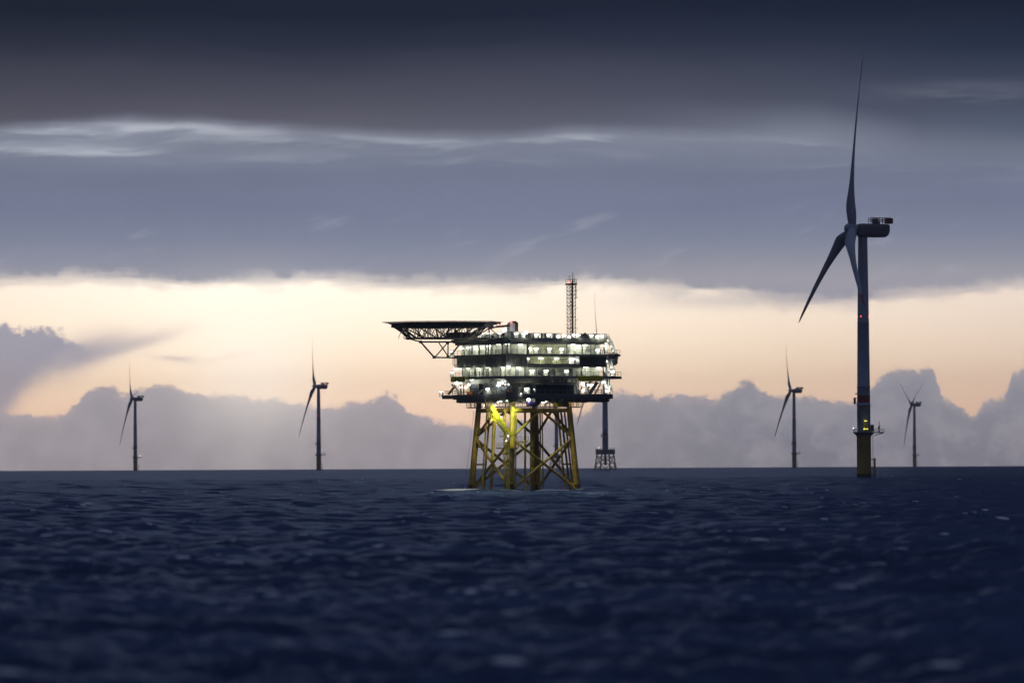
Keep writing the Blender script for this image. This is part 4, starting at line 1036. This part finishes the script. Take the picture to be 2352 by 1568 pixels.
for x, y in ((1345.5, 844), (1375, 844.6), (1191, 844.6)): lamp('bar', x, y, WA)
for x, y in ((1056, 846), (1075.9, 845), (1098, 844.2), (1121, 844), (1154.9, 844.2), (1047.5, 847)): lamp('bar', x, y, WA)
lamp('framed', 1407, 852.5, .2); lamp('mid', 1168.5, 843, -.4); lamp('framed', 1038, 855, -.8)
for x, y in ((1285, 866), (1308, 866)): lamp('framed', x, y, .7)
lamp('big', 1338.5, 881.5, -1.0); lamp('mid', 1386.8, 877, -.3); lamp('mid', 1339.5, 896, .6)
for x, y in ((1349.7, 884), (1360, 884)): lamp('bar', x, y, 2.0)
lamp('framed', 1395, 896, .2); lamp('framed', 1209.6, 892, .4); lamp('small', 1227, 894, .5)
lamp('big', 1048.8, 880, -.6); lamp('mid', 1076.8, 883.6, -.6); lamp('small', 1083.6, 873.2, -.9); lamp('small', 1080.5, 872, -.9); lamp('small', 1086, 871.5, -.9)
for x in (1057, 1062.5, 1068, 1073): lamp('small', x, 889, 1.0)
lamp('framed', 1013.6, 899.5, 2.2, 'L'); lamp('mid', 1145, 879.5, -.6); lamp('mid', 1153, 879.5, -.6); lamp('bar', 1145, 885.6, -.4); lamp('framed', 1120, 893, -.4)
lamp('small', 1160.8, 882.7, -.5); lamp('small', 1168, 882.7, -.5); lamp('small', 1168, 897, -.4)
lamp('big', 1214, 917.5, -.6); lamp('mid', 1143.6, 921.5, 1.5); lamp('small', 1107.5, 919.5, 1, 'L'); lamp('small', 1111, 932, .2, 'L'); lamp('small', 1197, 903.5, -1.2); lamp('small', 1186, 917, 0)
for x, y in ((1395.5, 782), (1403.5, 795), (1408.6, 805), (1391.5, 848), (1403.5, 843), (1391, 885), (1399.5, 888.5)): lamp('small', x, y, .3)
lamp('small', 1138, 931, -1.6); lamp('small', 1150, 957, -3.4); lamp('small', 1167, 1001, -4.6); lamp('small', 1163, 1012, -4.4)
for (x, y) in ((1144.5, 744.5), (1174.6, 740.5), (1384.5, 919), (1390, 919.3), (1396, 919)):
    p = face(x, y, 'F', 1.5); b = MB(); b.ring([(.01, -.16), (.17, 0), (.01, .16)], 8); b.build('beacon_lamp', 'beacon', sub, p)
for x in (1112, 1132, 1183, 1247, 1265, 1292, 1305, 1350, 1372): lamp('small', x, 874, 1.8)  # added fill lamps that brighten the inside of the lowest level
for x in (1100, 1180, 1250, 1296, 1312, 1330, 1372): lamp('small', x, 919, 2.5)  # more added fill lamps, below the lowest deck
# lamp light that washes the front leg and the stairs
def spot(x, y, ins, tgt, power, col=(1, .95, .62), size=70):
    d = bpy.data.lights.new('leg_floodlight', 'SPOT'); d.energy = power; d.color = col; d.spot_size = math.radians(size); d.spot_blend = .6; d.shadow_soft_size = .25
    o = link('leg_floodlight', d, sub); p = Vector(face(x, y, 'F', ins)); q = Vector(tgt); o.location = p; o.rotation_euler = (q - p).to_track_quat('-Z', 'Y').to_euler()
spot(1194, 919.5, -.8, leg_at('front', zf(966)), 3800, col=(.7, 1, .45), size=66)
spot(1165, 919.5, -.8, leg_at('front', zf(985)), 2400, col=(.66, 1, .45), size=75)
spot(1130, 919.5, 1.2, FG(1142, 960, 0), 450, col=(.9, 1, .5), size=80)
spot(1178, 985, 2.6, FG(1164, 1020, -2), 350, col=(.92, 1, .5), size=80)
spot(1245, 918, 1.0, FF(1290, 1060, 12), 11000, col=(1, .97, .75), size=95)
spot(1150, 920, 2.0, FF(1130, 1060, 10), 11000, col=(1, .97, .75), size=95)

# ---------------------------------------------------------------- things that stand on the decks
def on_sub(x, y, z, rz=0.0):
    return (PX + cP * x - sP * y, PY + sP * x + cP * y, SEA0 + z), PHI + rz
def box_thing(name, label, cat, x0, x1, ytop, ins, depth, mat, zb, side='F', ribs=True, group=None, doors=False):
    p = face(x0, ytop, side, ins); q = face(x1, ytop, side, ins)
    if side == 'F': L = q[0] - p[0]; cx, cy_ = (p[0] + q[0]) / 2, p[1] + depth / 2; rz = 0
    else: L = p[1] - q[1]; cx, cy_ = p[0] + depth / 2, (p[1] + q[1]) / 2; rz = -math.pi / 2
    h = zf(ytop, (x0 + x1) / 2, side, ins) - zb
    loc, r = on_sub(cx, cy_, zb, rz)
    t = thing(name, label, cat, loc, r, group)
    MB().box((-L / 2, -depth / 2, .12), (L / 2, depth / 2, h)).build('body', mat, t)
    f = MB()
    for sx in (-1, 1):
        for sy in (-1, 1):
            f.cbox((sx * (L / 2 - .02), sy * (depth / 2 - .02), h / 2 + .03), (.16, .16, h + .06))
    for zz in (.08, h):
        for sy in (-1, 1): f.beam((-L / 2, sy * depth / 2, zz), (L / 2, sy * depth / 2, zz), .13)
        for sx in (-1, 1): f.beam((sx * L / 2, -depth / 2, zz), (sx * L / 2, depth / 2, zz), .13)
    f.build('frame', mat, t)
    if ribs:
        rb = MB(); n = max(3, int(L / .45))
        for k in range(1, n): xx = -L / 2 + L * k / n; rb.box((xx - .07, -depth / 2 - .06, .2), (xx + .07, -depth / 2, h - .15))
        rb.build('corrugation', mat, t)
    if doors:
        for s_ in (-1, 1): MB().box((s_ * L / 4 - L / 5, -depth / 2 - .05, .3), (s_ * L / 4 + L / 5, -depth / 2 - .003, h - .3)).build('door', mat, t)
    return t
zd = Z['d0'] + .002
box_thing('shipping_container', 'dark unlit container at the left end of the lowest deck, beside the white ribbed one', 'container', 1079, 1100, 882.5, .4, 2.4, 'charcoal', zd, 'L')
box_thing('shipping_container', 'white ribbed container lit by a framed lamp, left of the grey cabinets', 'container', 1101, 1139, 880, 1.6, 2.4, 'white', zd, 'L')
box_thing('transformer_container', 'long navy blue container in the middle of the lowest deck', 'container', 1231, 1318, 884, -.2, 4.5, 'navy', zd, 'F')
for i, (x0, x1, lb) in enumerate(((1141, 1150, 'grey cabinet on the lowest deck, next to the white ribbed container'), (1151, 1157, 'narrow grey cabinet between two wider ones on the lowest deck'), (1158, 1163, 'grey cabinet on the lowest deck, nearest the red drum'))):
    box_thing('equipment_cabinet', lb, 'cabinet', x0, x1, 888, -.1, 1.6, 'grey', zd, 'L', ribs=False, doors=True, group='grey cabinets on the lowest deck')
box_thing('control_cabin', 'white cabin with a glowing lamp over its front, left of the navy container', 'cabin', 1202, 1217, 889, 1.2, 2.0, 'white', zd, 'F', ribs=False, doors=True)
box_thing('tool_crate', 'small orange crate at the foot of the dark container on the lowest deck', 'crate', 1072, 1080, 899.5, -.2, 1.0, 'orange', zd, 'L', ribs=False)
box_thing('storage_box', 'lit yellow box under the lowest deck, near the right jacket leg', 'box', 1279, 1290, 925.5, 1.0, 1.5, 'yellow_hi', zr + .06, 'F', ribs=False, group='yellow boxes on the ring walkway')
box_thing('storage_box', 'plain yellow box touching the right jacket leg under the lowest deck', 'box', 1292, 1304, 924.5, 1.0, 1.5, 'yellow', zr + .06, 'F', ribs=False, group='yellow boxes on the ring walkway')
p = face(1169, 904, 'F', -.3); loc, r = on_sub(p[0], p[1], zd)
t = thing('gas_drum', 'red drum on the lowest deck, right of the grey cabinets', 'drum', loc, r); MB().ring([(.01, 0), (.42, 0), (.42, .35), (.45, .38), (.42, .41), (.42, .95), (.25, 1.1), (.01, 1.1)], 16).build('shell', 'red', t); MB().ring([(.01, 1.1), (.1, 1.1), (.1, 1.25), (.01, 1.27)], 8).build('cap', 'steel', t)
p = face(1222, 934, 'F', .3); loc, r = on_sub(p[0], p[1], zr + .06)
t = thing('covered_winch', 'violet covered winch on the walkway under the lowest deck', 'winch', loc, r)
b = MB(); b.tube((-1.25, 0, .62), (1.25, 0, .62), .55, n=16); b.build('cover', 'purple', t)
for sx in (-1, 1):
    MB().box((sx * 1.1 - .12, -.5, 0), (sx * 1.1 + .12, .5, .35)).build('foot', 'steel', t)
b = MB(); b.tube((1.3, 0, .6), (1.9, 0, .6), .42, n=12); b.build('drum', 'steel', t)
# pedestal crane next to the helideck
p = face(1175, 775, 'F', 2.5); loc, r = on_sub(p[0], p[1], Z['d3'] + .002)
t = thing('deck_crane', 'small pedestal crane with dark cab beside the helideck, boom laid to the left', 'crane', loc, r)
hp = zf(760, 1175, 'F', 2.5) - Z['d3']
b = MB(); b.ring([(.95, 0), (.75, .25), (.62, .3), (.62, hp - .2), (1.0, hp)], 16); b.build('pedestal', 'white', t)
b = MB(); b.box((-.7, -.8, hp), (.45, .8, hp + 1.7)); b.poly([(-.7, -.8, hp + 1.7), (.2, -.8, hp + 1.7), (-.1, -.8, hp + 2.1), (-.7, .8, hp + 1.7), (.2, .8, hp + 1.7), (-.1, .8, hp + 2.1)], [(0, 1, 2), (3, 5, 4), (0, 2, 5, 3), (1, 4, 5, 2)]); b.build('cab', 'white', t)
b = MB(); b.box((.5, -.9, hp - .1), (1.25, .9, hp + 2.0)); b.box((.3, -.6, hp + 1.7), (1.0, .6, hp + 2.25)); b.build('engine_house', 'steel', t)
b = MB(); b.beam((-.7, 0, hp + 1.2), (-3.6, .8, hp + .95), .7, .5); b.beam((-3.6, .8, hp + .95), (-5.0, 1.2, hp + .5), .4, .35); b.build('boom', 'rust', t)
# dome on the top deck
p = face(1344, 772, 'F', .4); loc, r = on_sub(p[0], p[1], Z['d3'] + .002)
t = thing('satellite_dome', 'dark round satellite dome on the top deck, between the mast and the right edge', 'satellite dome', loc, r)
MB().ring([(.12, 0), (.12, .35)], 8).build('foot', 'steel', t); MB().ring([(.01, .3), (.36, .4), (.5, .8), (.42, 1.15), (.2, 1.35), (.01, 1.4)], 14).build('dome', 'charcoal', t)
# rescue boat in its davit at the right end
p = face(1409, 833, 'F', 2.0); loc, r = on_sub(p[0], p[1], p[2])
t = thing('rescue_boat', 'dark rescue boat hanging in its davit at the right end of the substation', 'boat', loc, r - PHI)
secs = [(-1.15, .35, -.45, .55), (-.7, .65, -.62, .6), (0, .75, -.68, .6), (.6, .6, -.55, .62), (1.0, .1, -.1, .7)]; n = 10; vs = []
for (x, w, zb_, zt_) in secs:
    for k in range(n): a = math.pi * k / (n - 1); vs.append((x, w * math.cos(a), zt_ + (zb_ - zt_) * math.sin(a) ** .7))
b = MB(); b.poly(vs, [(j * n + k, j * n + k + 1, (j + 1) * n + k + 1, (j + 1) * n + k) for j in range(4) for k in range(n - 1)] + [(j * n, (j + 1) * n, (j + 1) * n + n - 1, j * n + n - 1) for j in range(4)] + [tuple(range(n))], False); b.build('hull', 'charcoal', t)
MB().cbox((-.3, 0, .85), (.9, .8, .5)).build('console', 'steel', t)
b = MB(); b.beam((-1.4, 0, 1.25), (.9, 0, 1.25), .16); b.beam((.8, 0, .5), (.8, 0, 1.3), .2); b.cbox((.95, 0, 1.05), (.35, .4, .5)); b.beam((-1.4, 0, -.2), (-1.4, 0, 1.3), .18); b.build('davit', 'steel', t)
